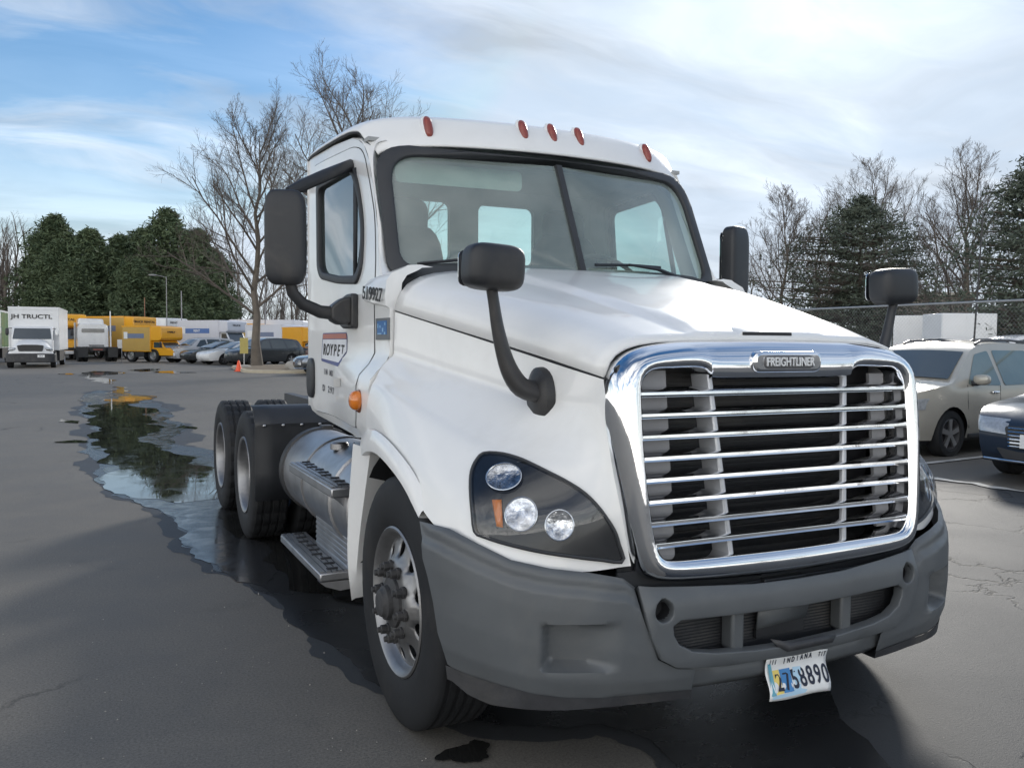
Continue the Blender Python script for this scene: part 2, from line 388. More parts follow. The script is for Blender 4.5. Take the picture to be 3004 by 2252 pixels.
DAMP_SHADOW_POLY = [(-1.94, 27.2), (-2.33, 21.5), (-2.5, 19.2), (-2.40, 17.5), (-2.29, 14.83), (-2.2, 13.2), (-2.34, 12.2), (-2.27, 10.6), (-2.25, 9.37), (-2.17, 8.64), (-2.04, 8.0), (-2.12, 7.5), (-1.96, 7.18), (-1.79, 6.77), (-1.7, 6.2),
             (-1.64, 5.7), (-1.56, 5.18), (-1.70, 4.89), (-1.58, 4.56), (-1.55, 4.0), (-1.41, 3.6), (-1.30, 3.0), (-1.22, 2.3), (-1.19, 1.75), (-.97, 1.16), (-.72, .98), (-.46, .87), (-.35, .66), (-.40, .40), (-.25, -.4), (.1, -1.2), (.30, -.3), (.48, .5), (.85, 1.1), (1.5, 2.2), (2.0, 4.0), (1.9, 7.0), (1.2, 9.4), (.1, 10.2), (-.73, 10.8), (-1.12, 11.7), (-.90, 13.6), (-.70, 15.2), (-.78, 18.0), (-.98, 22.5)]  # damp ground; front right edge drawn to the truck's cast shadow
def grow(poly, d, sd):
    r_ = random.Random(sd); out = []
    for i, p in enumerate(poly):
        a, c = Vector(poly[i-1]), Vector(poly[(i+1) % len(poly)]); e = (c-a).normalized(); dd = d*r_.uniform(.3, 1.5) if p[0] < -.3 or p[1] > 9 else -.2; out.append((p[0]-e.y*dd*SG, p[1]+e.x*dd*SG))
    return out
SG = 1 if sum((DAMP_SHADOW_POLY[(i+1) % len(DAMP_SHADOW_POLY)][0]-p[0])*(DAMP_SHADOW_POLY[(i+1) % len(DAMP_SHADOW_POLY)][1]+p[1]) for i, p in enumerate(DAMP_SHADOW_POLY)) > 0 else -1
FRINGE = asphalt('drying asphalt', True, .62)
structure(obj('damp_pavement', M().sheet(frac(grow(DAMP_SHADOW_POLY, .10, 2), 3, .14, 9), step=1.1, fn=lambda x, y: (x, y, G(y)+.002)), FRINGE, smooth=0))
SEMI = asphalt('half dry asphalt', True, .8)
structure(obj('damp_pavement', M().sheet(frac([(.3, .95), (.05, .2), (-.1, -.6), (-.2, -3), (7, -6), (14, -3), (9, 1.6), (6.75, 2.6), (6.6, 4.3), (5.2, 4.9), (3.4, 4.5), (2.2, 3.9), (1.2, 2.4)], 4, .10, 21), step=1.1, fn=lambda x, y: (x, y, .003)), SEMI, smooth=0))
structure(obj('damp_pavement', M().sheet(frac(DAMP_SHADOW_POLY, 3, .10, 3), step=1.1, fn=lambda x, y: (x, y, G(y)+.004)), DAMP_SHADE, smooth=0))  # dark sheet: real damp, plus the truck's shadow painted in at front right
FILM = bpy.data.materials.new('shallow water film'); FILM.use_nodes = True; q = NB(FILM.node_tree); p_ = FILM.node_tree.nodes['Principled BSDF']; oc = q.n('ShaderNodeTexCoord').outputs['Object']
p_.inputs['Base Color'].default_value = (.030, .031, .033, 1); FILM.node_tree.links.new(q.ramp(q.noise(oc, 5, 6, .65, .8), ((.35, .06), (.6, .26))), p_.inputs['Roughness'])
bn_ = q.n('ShaderNodeBump', i_Height=q.noise(oc, 60, 3, .6)); bn_.inputs['Strength'].default_value = .06; bn_.inputs['Distance'].default_value = .003; FILM.node_tree.links.new(bn_.outputs[0], p_.inputs['Normal'])
for fp, sd in (([(-2.16, 9.4), (-2.0, 8.0), (-1.96, 7.2), (-1.74, 6.5), (-1.62, 5.5), (-1.62, 4.8), (-1.52, 4.1), (-1.30, 3.3), (-1.18, 3.9), (-1.08, 5.2), (-.95, 6.3), (-.6, 7.6), (-.5, 9.0), (-.9, 10.2), (-1.3, 10.6)], 31), ([(-2.1, 14.0), (-2.3, 17.0), (-2.42, 19.3), (-2.2, 21.5), (-1.7, 26.0), (-1.15, 26.5), (-1.05, 22.0), (-.88, 18.0), (-.82, 15.0), (-1.0, 13.2), (-1.25, 11.2), (-1.9, 11.0), (-2.25, 12.0)], 32)):
    structure(obj('water_film', M().sheet(frac(fp, 3, .14, sd), step=1.0, fn=lambda x, y: (x, y, G(y)+.006)), FILM, smooth=0))
WATERS = [
 ([(-1.54, 29.4), (-1.36, 25.5), (-1.11, 22.0), (-1.45, 20.7), (-1.31, 17.6), (-1.36, 15.3), (-1.16, 14.0), (-1.40, 11.8), (-1.28, 10.84), (-1.19, 9.58), (-.94, 9.08), (-.85, 7.4), (-1.1, 6.85), (-1.54, 6.74), (-1.83, 7.13), (-2.08, 7.56), (-2.15, 8.99), (-2.2, 10.3), (-2.12, 11.37), (-2.28, 12.15), (-2.14, 12.68), (-2.26, 13.85), (-2.08, 14.76), (-2.28, 16.62), (-2.42, 18.45), (-2.18, 18.74), (-2.3, 20.56), (-1.95, 22.78), (-1.58, 22.75), (-1.66, 27.1)], 'puddle', 5),
 ([(-1.30, 5.9), (-.75, 6.2), (.4, 6.0), (.9, 4.6), (.8, 3.0), (-.1, 2.4), (-.9, 2.9), (-1.18, 3.9), (-1.22, 4.9)], 'puddle', 8),
 ([(-2.5, 41.6), (-2.1, 44.6), (-1.3, 43.8), (-1.5, 39.4), (-2.0, 37.4), (-1.55, 35.6), (-1.6, 31.2), (-2.2, 33.3), (-2.4, 36.8)], 'puddle', 11),
 ([(.57, 43.5), (1.67, 43.9), (1.5, 42.3), (2.5, 41.2), (1.05, 40.0), (.49, 42)], 'puddle', 12),
 ([(-3.35, 41.6), (-2.86, 41.9), (-2.86, 40.1), (-3.3, 40.4)], 'puddle', 13),
 ([(.27, 47.2), (.91, 47.9), (.43, 43.5), (-.07, 43)], 'puddle', 14),
 ([(-1.18, .87), (-1.06, .93), (-.98, .96), (-.94, .90), (-.99, .80), (-1.09, .80)], 'puddle', 15),
 ([(-2.80, 17.0), (-2.45, 16.3), (-2.5, 15.8), (-2.82, 16.4)], 'puddle', 16),
 ([(-2.78, 12.75), (-2.5, 12.95), (-2.33, 12.75), (-2.36, 12.5), (-2.62, 12.6)], 'puddle', 17),
 ([(-.78, 15.0), (-.55, 14.3), (-.62, 14.0), (-.9, 14.4)], 'puddle', 18)]
for pl_, nm, sd in WATERS:
    structure(obj(nm, M().sheet(frac(pl_, 3, .16, sd), step=1.0, fn=lambda x, y: (x, y, G(y)+.008)), WATER, smooth=0))
LINE = mat('worn white road paint', (.50, .49, .46), .6, 0, 0, .2, 5, .2, 120, dirt=((.09, .09, .09), .9))
def stripe(x0, y0, x1, y1, w=.10):
    d = Vector((x1-x0, y1-y0)).normalized(); nn = Vector((-d.y, d.x))*w/2; a, c = Vector((x0, y0)), Vector((x1, y1))
    p = [tuple(a+nn), tuple(a-nn), tuple(c-nn), tuple(c+nn)]
    structure(obj('parking_line', M().sheet(p, step=.8, fn=lambda x, y: (x, y, G(y)+.012)), LINE, smooth=0))
for yy in (2.92, 5.72, 8.55, 11.35): stripe(7.2, yy+.02, 13.0, yy+.66, .11)
structure(obj('parking_line', M().sheet(frac([(6.55, 4.92), (6.66, 4.88), (6.74, 4.4), (6.72, 3.7), (6.6, 3.0), (6.5, 3.0), (6.62, 3.8), (6.62, 4.4)], 2, .2, 4), step=.5, fn=lambda x, y: (x, y, .012)), LINE, smooth=0))

# ------------------------------------------------------------------ the semi truck
T = thing('semi_truck', 'white day cab semi tractor with chrome grille filling the foreground', 'truck')
HOODM = WHITE
def yg(z): return .295+(z-.82)*.11
# hood top
HR = [  # t, yc, y_edge, zc, half width, z seam
 (0.0, .425, .450, 1.573, .724, 1.437), (.2, .70, .71, 1.655, .785, 1.492), (.4, .97, .98, 1.728, .845, 1.545), (.6, 1.25, 1.25, 1.795, .91, 1.598), (.8, 1.53, 1.52, 1.855, .972, 1.650), (1.0, 1.80, 1.785, 1.905, 1.03, 1.702)]
def hood_row(t):
    def L(i): return lerp_tab([(r_[0], r_[i]) for r_ in HR], t)
    yc, ye, zc, w, zs = L(1), L(2), L(3), L(4), L(5); row = []
    for k in range(-24, 25):
        a = k/24; xh = math.copysign(abs(a)**.72, a); ax = abs(xh)
        gsh = lerp_tab([(0, 1), (.30, .992), (.55, .972), (.72, .925), (.82, .85), (.89, .74), (.94, .58), (.975, .36), (1, 0)], ax)
        x = w*xh; rid = .30+.30*t; cz = .019*(1-sst(rid-.022, rid+.022, abs(x)))*sst(0, .12, t)
        row.append((x, yc+(ye-yc)*ax*ax, zs+(zc-zs)*gsh+cz))
    return row
hood = obj('hood', M().grid([hood_row(i/20) for i in range(21)]), HOODM, T, smooth=50, solid=.012)
obj('hood_vent', M().prism([(-.135, 1.586), (.135, 1.586), (.115, 1.603), (-.115, 1.603)], .45, .60, lambda u, v, d: (u, d, v+(d-.45)*(.225 if v > 1.59 else .29))), HOODM, hood, bevel=.008)
obj('vent_slot', M().box(-.118, .118, .444, .452, 1.588, 1.600), DARK, hood)
# fenders (hood sides)
FR = [[(-.724, .450, 1.430), (-.77, .66, 1.470), (-.82, .89, 1.516), (-.89, 1.18, 1.575), (-.96, 1.48, 1.635), (-1.03, 1.785, 1.695)],
      [(-.722, .432, 1.34), (-.775, .65, 1.335), (-.83, .88, 1.355), (-.90, 1.17, 1.40), (-.97, 1.48, 1.45), (-1.035, 1.785, 1.50)],
      [(-.718, .415, 1.24), (-.80, .60, 1.225), (-.92, .85, 1.255), (-1.01, 1.15, 1.32), (-1.07, 1.47, 1.39), (-1.095, 1.785, 1.437)],
      [(-.708, .395, 1.12), (-.85, .52, 1.105), (-1.03, .72, 1.13), (-1.115, 1.05, 1.215), (-1.15, 1.42, 1.30), (-1.145, 1.785, 1.345)],
      [(-.695, .37, .98), (-.87, .455, .97), (-1.09, .63, .99), (-1.175, .90, 1.055), (-1.195, 1.32, 1.165), (-1.165, 1.785, 1.25)],
      [(-.668, .352, .80), (-.87, .425, .785), (-1.10, .575, .83), (-1.20, .82, .895), (-1.212, 1.22, 1.06), (-1.18, 1.74, 1.13)]]
LR = lambda a, c, f: [tuple(Vector(p).lerp(Vector(q_), f)) for p, q_ in zip(a, c)]
fpatch = patch([FR[0], LR(FR[0], FR[1], .72), FR[1], LR(FR[1], FR[2], .30), FR[2], LR(FR[2], FR[3], .5), FR[3], FR[4], FR[5]], 44, 64)
def flipx(rows): return [[Vector((-p[0], p[1], p[2])) for p in r_] for r_ in rows]
fb = M().grid(fpatch); FBVH = BVHTree.FromPolygons([Vector(v) for v in fb.v], fb.f)
fender = {}
for s in (-1, 1): fender[s] = obj('fender', M().grid(fpatch if s < 0 else flipx(fpatch)), HOODM, T, smooth=60)
def mx(p, s): return Vector((-s*p[0] if s > 0 else p[0], p[1], p[2]))
# wheel-arch trim and mud guard strip behind the wheel
arch_in = cr([(-1.222, .93, .905), (-1.232, 1.08, 1.00), (-1.235, 1.26, 1.058), (-1.230, 1.44, 1.085), (-1.222, 1.60, 1.075), (-1.215, 1.70, 1.045)], 22)
arch_out = cr([(-1.196, .90, .95), (-1.212, 1.03, 1.055), (-1.218, 1.24, 1.128), (-1.212, 1.46, 1.165), (-1.200, 1.66, 1.165), (-1.185, 1.80, 1.125)], 22)
gd_o = cr([(-1.205, 1.86, 1.085), (-1.207, 1.90, .92), (-1.207, 1.945, .72), (-1.203, 1.965, .50), (-1.19, 1.945, .325)], 14)
gd_i = cr([(-1.185, 1.66, 1.075), (-1.18, 1.75, .90), (-1.178, 1.85, .68), (-1.178, 1.905, .50), (-1.18, 1.93, .33)], 14)
for s in (-1, 1):
    f2 = lambda L_: [mx(p, s) for p in L_]
    deep = [Vector((p.x+.10, p.y, p.z-.012)) for p in arch_in]
    rows = list(zip(f2([Vector((p.x+.006, p.y-.002, p.z+.004)) for p in arch_out]), f2(arch_out), f2([a.lerp(c, .5)+Vector((-.008, 0, 0)) for a, c in zip(arch_out, arch_in)]), f2(arch_in), f2(deep)))
    obj('arch_trim', M().grid([list(r_) for r_ in rows]), HOODM, fender[s], smooth=35)
    bk = [Vector((p.x+.25, p.y+.05, p.z)) for p in gd_i]
    obj('mud_guard', M().grid([list(r_) for r_ in zip(f2([Vector((p.x+.01, p.y+.02, p.z)) for p in gd_o]), f2(gd_o), f2([Vector((p.x-.012, p.y-.03, p.z)) for p in gd_o]), f2(gd_i), f2(bk))]), WHITE, T, smooth=30)
    # dark inner arch
    obj('wheel_well', M().grid([[mx((-1.17, 1.25+.66*math.cos(a), .56+.56*math.sin(a)), s), mx((-.62, 1.25+.66*math.cos(a), .56+.56*math.sin(a)), s)] for a in [math.pi*k/16-.1 for k in range(17)]]), DARK, T)
# seam shadow strip under the hood edge
for s in (-1, 1):
    obj('hood_seam', M().tube([mx((p[0]+.0045, p[1], p[2]+.003), s) for p in FR[0]], .0045, 6), BLACKP, hood)

# ---- headlights: patches that lie on the fender
def on_fender(p, n_=Vector((-.62, -.76, .18)), off=.004):
    n_ = n_.normalized(); h = FBVH.ray_cast(Vector(p)+n_*.5, -n_)
    if h[0] is None: h = FBVH.find_nearest(Vector(p))
    nn = h[1] if h[1].dot(n_) > 0 else -h[1]
    return h[0]+nn*off, nn
HLO = [(-1.03, .765, 1.154), (-1.063, .762, 1.127), (-1.087, .745, 1.093), (-1.105, .711, 1.049), (-1.12, .66, .972), (-1.122, .631, .904), (-1.101, .597, .890), (-1.062, .555, .877), (-1.004, .51, .862), (-.938, .47, .848), (-.85, .422, .835), (-.768, .387, .824), (-.693, .362, .816),
       (-.704, .368, .871), (-.717, .375, .916), (-.741, .388, .96), (-.77, .41, 1.006), (-.804, .445, 1.048), (-.844, .496, 1.081), (-.883, .552, 1.107), (-.916, .607, 1.129), (-.946, .658, 1.146), (-.986, .718, 1.157)]
HN = Vector((-.62, -.76, .18)).normalized(); HU = Vector((.775, -.632, 0)).normalized(); HU = (HU-HN*HU.dot(HN)).normalized(); HV = HN.cross(HU)
if HV.z < 0: HV = -HV
HC = Vector((-.95, .55, .98))
def huv(p): d = Vector(p)-HC; return (d.dot(HU), d.dot(HV))
HL2 = [(v.x, v.y) for v in cr([(*huv(p), 0) for p in HLO], 60, True)]
hcx, hcy = sum(p[0] for p in HL2)/len(HL2), sum(p[1] for p in HL2)/len(HL2)
def hfn(s, off):
    def fn(u, v):
        p, nn = on_fender(HC+HU*u+HV*v, HN, 0.0); return mx(tuple(p+HN*off), s)
    return fn
def inset(L_, k): return [(hcx+(x-hcx)*k, hcy+(y-hcy)*k) for x, y in L_]
for s in (-1, 1):
    hd = obj('headlight', M().sheet(HL2, (), .03, hfn(s, .004)), BLACKG, T, smooth=80)
    ed = [hfn(s, .010)(u, v) for u, v in HL2]; obj('headlight_seal', M().tube(ed+[ed[0]], .0065, 6, False), GASKET, hd)
    for (px_, rx, ry) in (((-1.008, .638, 1.086), .062, .046), ((-.990, .535, .970), .053, .056), ((-.884, .457, .938), .046, .050)):
        u0_, v0_ = huv(px_)
        def bowl(u, v, u0_=u0_, v0_=v0_, rx=rx, ry=ry):
            r_ = min(1, math.hypot((u-u0_)/rx, (v-v0_)/ry)); return hfn(s, .004+.012*r_*r_)(u, v)
        lm = obj('lamp', M().sheet(circ(u0_, v0_, rx, 26, ry), (), .017, bowl), REFLG, hd, smooth=0)
        rg = [hfn(s, .020)(u, v) for u, v in circ(u0_, v0_, rx*1.03, 26, ry*1.03)]
        obj('lamp_ring', M().tube(rg+[rg[0]], .003, 6, False), SATIN, hd)
    am_ = [huv(p) for p in ((-1.066, .613, 1.012), (-1.040, .592, 1.014), (-1.048, .559, .925), (-1.068, .570, .928))]
    obj('turn_signal', M().sheet(am_, (), .02, hfn(s, .012)), AMBER, hd, solid=.006)
    obj('headlight_lens', M().sheet(inset(HL2, .985), (), .03, lambda u, v, s=s: hfn(s, .016+.022*max(0, 1-((u-hcx)/.27)**2-((v-hcy)/.2)**2))(u, v)), LENS, hd, smooth=80)

# ---- grille surround
GO = [(0, 1.572), (.30, 1.568), (.37, 1.566), (.45, 1.562), (.58, 1.545), (.665, 1.51), (.712, 1.445), (.724, 1.34), (.72, 1.2), (.707, 1.05), (.690, .93), (.668, .82), (.632, .765), (.555, .738), (.40, .722), (.2, .712), (0, .708)]
GI = [(0, 1.428), (.305, 1.43), (.335, 1.445), (.375, 1.468), (.50, 1.468), (.585, 1.462), (.628, 1.42), (.634, 1.34), (.634, 1.2), (.626, 1.05), (.615, .93), (.60, .865), (.575, .832), (.53, .82), (.40, .815), (.2, .812), (0, .81)]
def full(h_): return h_+[(-x, z) for x, z in reversed(h_[1:-1])]
go, gi = cr([(x, z, 0) for x, z in full(GO)], 96, True), cr([(x, z, 0) for x, z in full(GI)], 96, True)
rows = []
for a, c in zip(gi, go):
    row = []
    for t, dy in ((0, .085), (0, .004), (.05, -.012), (.2, -.020), (.45, -.022), (.68, -.012), (.86, .012), (.97, .040), (1.0, .07), (.995, .13)):
        x, z = a.x+(c.x-a.x)*t, a.y+(c.y-a.y)*t
        row.append((x, yg(min(z, 1.46))+dy+.10*max(0, z-1.46), z))
    rows.append(row)
rows.append(rows[0])
grille = obj('grille', M().grid(rows), CHROME, T, smooth=50)
def gin(z):
    for (a, za), (c, zc) in zip(GI[5:-1], GI[6:]):
        if zc <= z <= za: return a+(c-a)*(za-z)/(za-zc)
    return .6
for k in range(8):
    z = 1.383-.0729*k; w = gin(z)+.004; y = yg(z)-.004; sec = [(y+.006, -.012), (y, -.004), (y+.001, .005), (y+.010, .011), (y+.062, .020), (y+.062, .012), (y+.014, -.008)]
    obj('slat', M().prism(sec, -w, w, lambda u, v, d: (d, u, v+z)), CHROME, grille, smooth=30)
for s in (-1, 1):
    obj('vertical_bar', M().prism([(.340, 1.447), (.318, 1.447), (.262, .80), (.283, .80)], 0, .10 if s < 0 else .022, lambda u, v, d: (s*u, yg(v)+.010+d, v)), BARM, grille, bevel=.006)
    obj('side_baffle', M().prism([(.475, 1.46), (.64, 1.46), (.64, .80), (.475, .80)] if s < 0 else [(.525, 1.44), (.605, 1.44), (.585, .83), (.515, .83)], 0, .015, lambda u, v, d: (s*u, yg(v)+.072+d, v)), GREYP, grille)
# radiator behind the grille, with fine fins
obj('radiator', M().box(-.66, .66, .56, .60, .70, 1.50), LIP, T)
fins = M()
for k in range(38): fins.box(-.46, .46, .548, .558, .79+k*.0175, .7955+k*.0175)
obj('radiator_fins', fins, FRAMEM, T, kind='stuff', smooth=0)
obj('black_panel', M().sheet([(-.66, .60), (.66, .60), (.70, .80), (-.70, .80)], step=.2, fn=lambda x, z: (x, .40, z)), BLACKP, T, solid=.01)
obj('rubber_strip', M().box(-.56, .50, .345, .39, .672, .690), BLACKP, T, bevel=.006)
obj('latch', M().box(-.10, .10, .325, .37, .660, .695), BLACKP, T, bevel=.006)
# badge
bz, by = 1.490, yg(1.46)-.036
bd = obj('badge', M().prism(roundpoly([(-.165, -.040), (.165, -.040), (.165, .040), (-.165, .040)], .055, 7), 0, .04, lambda u, v, d: (u, by+d, v+bz)), CHROME, grille, bevel=.014, seg=4)
obj('badge_plate', M().prism(roundpoly([(-.120, -.024), (.120, -.024), (.120, .024), (-.120, .024)], .035, 6), 0, .01, lambda u, v, d: (u, by-.004+d, v+bz)), mat('badge dark grey', (.09, .09, .095), .4), grille, bevel=.003)
text('badge_lettering', 'FREIGHTLINER', .044, frame((0, by-.0075, bz), (1, 0, 0), (0, 0, 1)), mat('badge silver letters', (.82, .83, .84), .3, .3), grille, .003, wide=.80)

# ---- bumper
PL = [(-.40, .287), (-.52, .295), (-.66, .314), (-.80, .335), (-.95, .40), (-1.08, .505), (-1.17, .62), (-1.22, .74), (-1.24, .95)]
plc = cr([(x, y, 0) for x, y in PL], 120); cum = [0.0]
for a, c in zip(plc[:-1], plc[1:]): cum.append(cum[-1]+(c-a).length)
def plan(s_):
    s_ = max(0, min(cum[-1]-1e-6, s_)); i = 0
    while cum[i+1] < s_: i += 1
    u = (s_-cum[i])/(cum[i+1]-cum[i]); p = plc[i].lerp(plc[i+1], u); d = (plc[i+1]-plc[i]).normalized()
    j = min(i+2, len(plc)-1); d = (plc[j]-plc[max(0, i-1)]).normalized()
    return p, Vector((-d.y, d.x, 0))
def s_of_x(x): return min(range(len(plc)), key=lambda i: abs(plc[i].x-x))
def S(x): return cum[s_of_x(x)]
BT = [(-.667, .728), (-.705, .765), (-.837, .791), (-.958, .805), (-1.06, .826), (-1.144, .867), (-1.209, .905), (-1.232, .918)]
BB = [(-.445, .352), (-.794, .366), (-.903, .370), (-1.0, .379), (-1.093, .398), (-1.170, .412), (-1.197, .420)]
seam = [(-.668, .728), (-.650, .637), (-.628, .56), (-.592, .487), (-.52, .446), (-.445, .434)]
def SY(y): return cum[min((i for i in range(len(plc)) if plc[i].x < -1.0), key=lambda i: abs(plc[i].y-y))]
b_out = [(S(x), z) for x, z in seam] + [(S(x), z) for x, z in BB] + [(SY(y), z) for y, z in ((.690, .430), (.715, .54), (.742, .646), (.778, .726), (.818, .782), (.852, .847), (.885, .900))] + [(S(x), z) for x, z in reversed(BT[:-1])]
s0, s1 = S(-.745), S(-.975)
def bump_fn(sgn):
    def fn(s_, z):
        p, nn = plan(s_); x = -p.x
        zt = lerp_tab([(-x_, z_) for x_, z_ in BT], x) if x > .66 else .74; zb = lerp_tab([(-x_, z_) for x_, z_ in BB], x)
        v = (zt-z)/max(.05, zt-zb)
        o = lerp_tab([(0, -.022), (.02, -.006), (.05, -.001), (.125, -.001), (.165, .016), (.30, .020), (.6, .020), (.85, .012), (1, -.010)], v)
        # fog lamp pocket, deepest at its outer side and running out towards the middle
        px_ = sst(s0-.03, s0+.15, s_)*(1-sst(s1-.020, s1+.002, s_-.05*max(0, .52-z))); pz = sst(.462, .484, z)*(1-sst(.612, .628, z))
        o -= .070*px_*pz
        q_ = p+nn*o
        return (-sgn*p.x*0+(q_.x if sgn < 0 else -q_.x), q_.y, z)
    return fn
bumper = {}
# centre fascia
def fy(x, z): return .262+.034*(abs(x)/.66)**2 + .055*max(0, (z-.665)/.075)**2 + .02*max(0, (.47-z)/.05)**2
fo = [(0, .700), (.21, .702), (.45, .712), (.61, .722), (.655, .730), (.650, .637), (.628, .56), (.595, .491), (.53, .455), (.47, .446), (.31, .436), (0, .430)]
fo = fo+[(-x, z) for x, z in reversed(fo[1:-1])]
op = [(0, .607), (.30, .612), (.52, .617), (.548, .600), (.545, .57), (.525, .535), (.47, .505), (.38, .489), (.2, .476), (0, .470)]
op = op+[(-x, z) for x, z in reversed(op[1:-1])]
fas = obj('bumper', M().sheet(fo, [op, circ(.583, .652, .035, 18), circ(-.583, .652, .035, 18)], .035, lambda x, z: (x, fy(x, z), z)), BUMPER, T, smooth=45, solid=.042, off=0, bevel=.012, seg=3)
for s in (-1, 1):
    e = obj('bumper_end', M().sheet(b_out, (), .0135, bump_fn(s)), BUMPER, fas, smooth=50)
    lp = []
    for k in range(40):
        x = -.46-(.46+.30*0)*0; ss = S(-.445)+(SY(.70)-S(-.445))*k/39; p, nn = plan(ss); zb = lerp_tab([(-a, z) for a, z in BB], -p.x)+.004; zl = lerp_tab([(.445, .325), (.6, .328), (.79, .334), (1.0, .325), (1.109, .323), (1.164, .340), (1.2, .372)], -p.x)
        lp.append([mx(tuple(p+nn*o_ + Vector((0, 0, z_))), s) for o_, z_ in ((-.006, zb), (-.010, (zb+zl)/2), (-.014, zl), (-.12, zl+.004))])
    obj('bumper_lip', M().grid(lp), LIP, fas, smooth=50)
    obj('tow_hole', M().lathe([(.036, -.004), (.034, .05), (.0, .052)], (s*.583, fy(.583, .652), .652), 'Y', 20), DARK, fas)
    obj('vent_divider', M().prism([(.232, 0), (.290, 0), (.285, .07), (.245, .07)], .468, .614, lambda u, v, d: (s*u, .276+v, d)), BUMPER, fas, bevel=.012, seg=3)
obj('seam_backing', M().box(-.72, .72, .355, .365, .345, .78), BLACKP, T)
vm = M()
for k in range(14): vm.box(-.55, .55, .352, .362, .462+k*.0115, .4685+k*.0115)
obj('vent_slats', vm, LIP, fas, kind='stuff', smooth=0)
obj('vent_back', M().box(-.57, .57, .368, .38, .45, .63), BLACKP, fas)
obj('tow_cover', M().sheet([(-.135, .515), (.10, .532), (.115, .605), (-.135, .600)], step=.06, fn=lambda x, z: (x, .318+.12*(.60-z), z)), BUMPER, fas, solid=.008)
obj('tow_flap', M().sheet([(-.135, .502), (-.11, .474), (-.065, .450), (.15, .452), (.175, .474), (.10, .482), (-.04, .478)], step=.04, fn=lambda x, z: (x, .238+.30*(z-.45), z)), LIP, fas, solid=.006)
obj('tow_opening', M().box(-.13, .10, .332, .345, .478, .530), DARK, fas)
obj('valance', M().sheet([(-.52, .352), (-.2, .349), (.2, .349), (.52, .352), (.52, .450), (.455, .440), (.31, .432), (0, .427), (-.31, .432), (-.455, .440), (-.52, .450)], step=.05, fn=lambda x, z: (x, .288+.022*(abs(x)/.46)**2+.02*max(0, (.40-z)/.05)**2, z)), BUMPER, fas, smooth=50, solid=.012)
obj('underbody', M().box(-.95, .95, .62, 1.9, .34, .72), DARK, T)
# licence plate, bent
PLT = mat('licence plate white', (.78, .79, .79), .4, 0, .2, .05, 20, dirt=((.4, .38, .35), .3))
def plate_pt(u, v, e=0.0):  # u -.1525...1525, v 0...152
    t = (v-.076)/.076; return Vector((.010+.965*u+.005*t*abs(t), .262+.012*t+.010*math.sin(3.0*t+.5)-e, .274+.147*(v/.152)-.004*u/.15 + .003*math.sin(u*22)))
pu = [[plate_pt(-.1525+.305*i/16, .152*j/10) for i in range(17)] for j in range(11)]
plate = obj('licence_plate', M().grid(pu), PLT, T, smooth=60, solid=.002)
obj('plate_bracket', M().box(-.07, .09, .29, .33, .36, .41), LIP, T)
def on_plate(name, poly, m_, step=.02, e=.0025): return obj(name, M().sheet(poly, step=step, fn=lambda u, v: tuple(plate_pt(u, v, e))), m_, plate, smooth=60)
PB = mat('plate blue', (.05, .22, .50), .4); PY = mat('plate yellow', (.80, .62, .16), .4); PC = mat('plate teal', (.12, .36, .46), .4); PB2 = mat('plate pale blue', (.42, .62, .78), .4)
on_plate('plate_print', [(-.145, .018), (-.145, .128), (-.130, .128), (-.122, .02)], PC)
on_plate('plate_print', [(-.120, .022), (-.126, .102), (-.090, .104), (-.084, .026)], PY)
on_plate('plate_print', [(-.083, .026), (-.089, .104), (-.035, .104), (-.035, .026)], PB)
on_plate('plate_print', [(-.140, .006), (-.140, .017), (-.035, .025), (-.02, .104), (.02, .10), (.0, .03), (.03, .02), (.02, .010)], PB2)
def plate_text(s_, size, u, v, m_):
    c = plate_pt(u, v, .004); X_ = plate_pt(u+.01, v, .004)-plate_pt(u-.01, v, .004); Y_ = plate_pt(u, v+.01, .004)-plate_pt(u, v-.01, .004)
    return text('plate_lettering', s_, size, frame(c, X_, Y_), m_, plate, .0004, wide=.66)
NAVY = mat('navy print', (.012, .016, .035), .5)
for i, ch in enumerate('2758890'): plate_text(ch, .094, -.098+.0385*i, .062, NAVY)
for i, ch in enumerate('INDIANA'): plate_text(ch, .030, -.066+.022*i, .134, NAVY)
for i, ch in enumerate('III'): plate_text(ch, .026, -.135+.013*i, .134, NAVY)
for i, ch in enumerate('TIT'): plate_text(ch, .026, .112+.013*i, .134, NAVY)

def ws_(x): return Vector((x, 1.80+.185*(x/.96)**2+.03, 1.868))
# ---- cab shell
def cabx(y, z):
    fz = 1-sst(1.36, 1.50, z); fy_ = 1-sst(1.85, 3.05, y)
    return 1.05+.10*fz*fy_-.05*(1-sst(1.06, 1.16, z))-.052*(1-sst(2.2, 3.3, y))*sst(1.72, 2.25, z)-.01*sst(1.8, 2.6, z)
FRONT = [(2.60, 2.66), (2.50, 2.632), (2.41, 2.59), (2.32, 2.49), (2.235, 2.314), (2.14, 2.121), (2.02, 1.925), (1.90, 1.80)]
SIDE = [(1.80, 1.17), (2.02, 1.09), (2.27, 1.062), (2.46, 1.066), (3.36, 1.095), (3.43, 1.12), (3.46, 1.18), (3.46, 2.70), (2.9, 2.68)]+FRONT+[(1.82, 1.76)]+[(1.80, 1.74-.04*k) for k in range(14)]
DOOR = roundpoly([(2.03, 1.13), (3.33, 1.125), (3.33, 2.635), (2.56, 2.612), (2.41, 2.565), (2.267, 2.314), (2.175, 2.121), (2.055, 1.904), (2.03, 1.70)], [.06, .06, .04, .08, .08, .1, .1, .1, .1], 5)
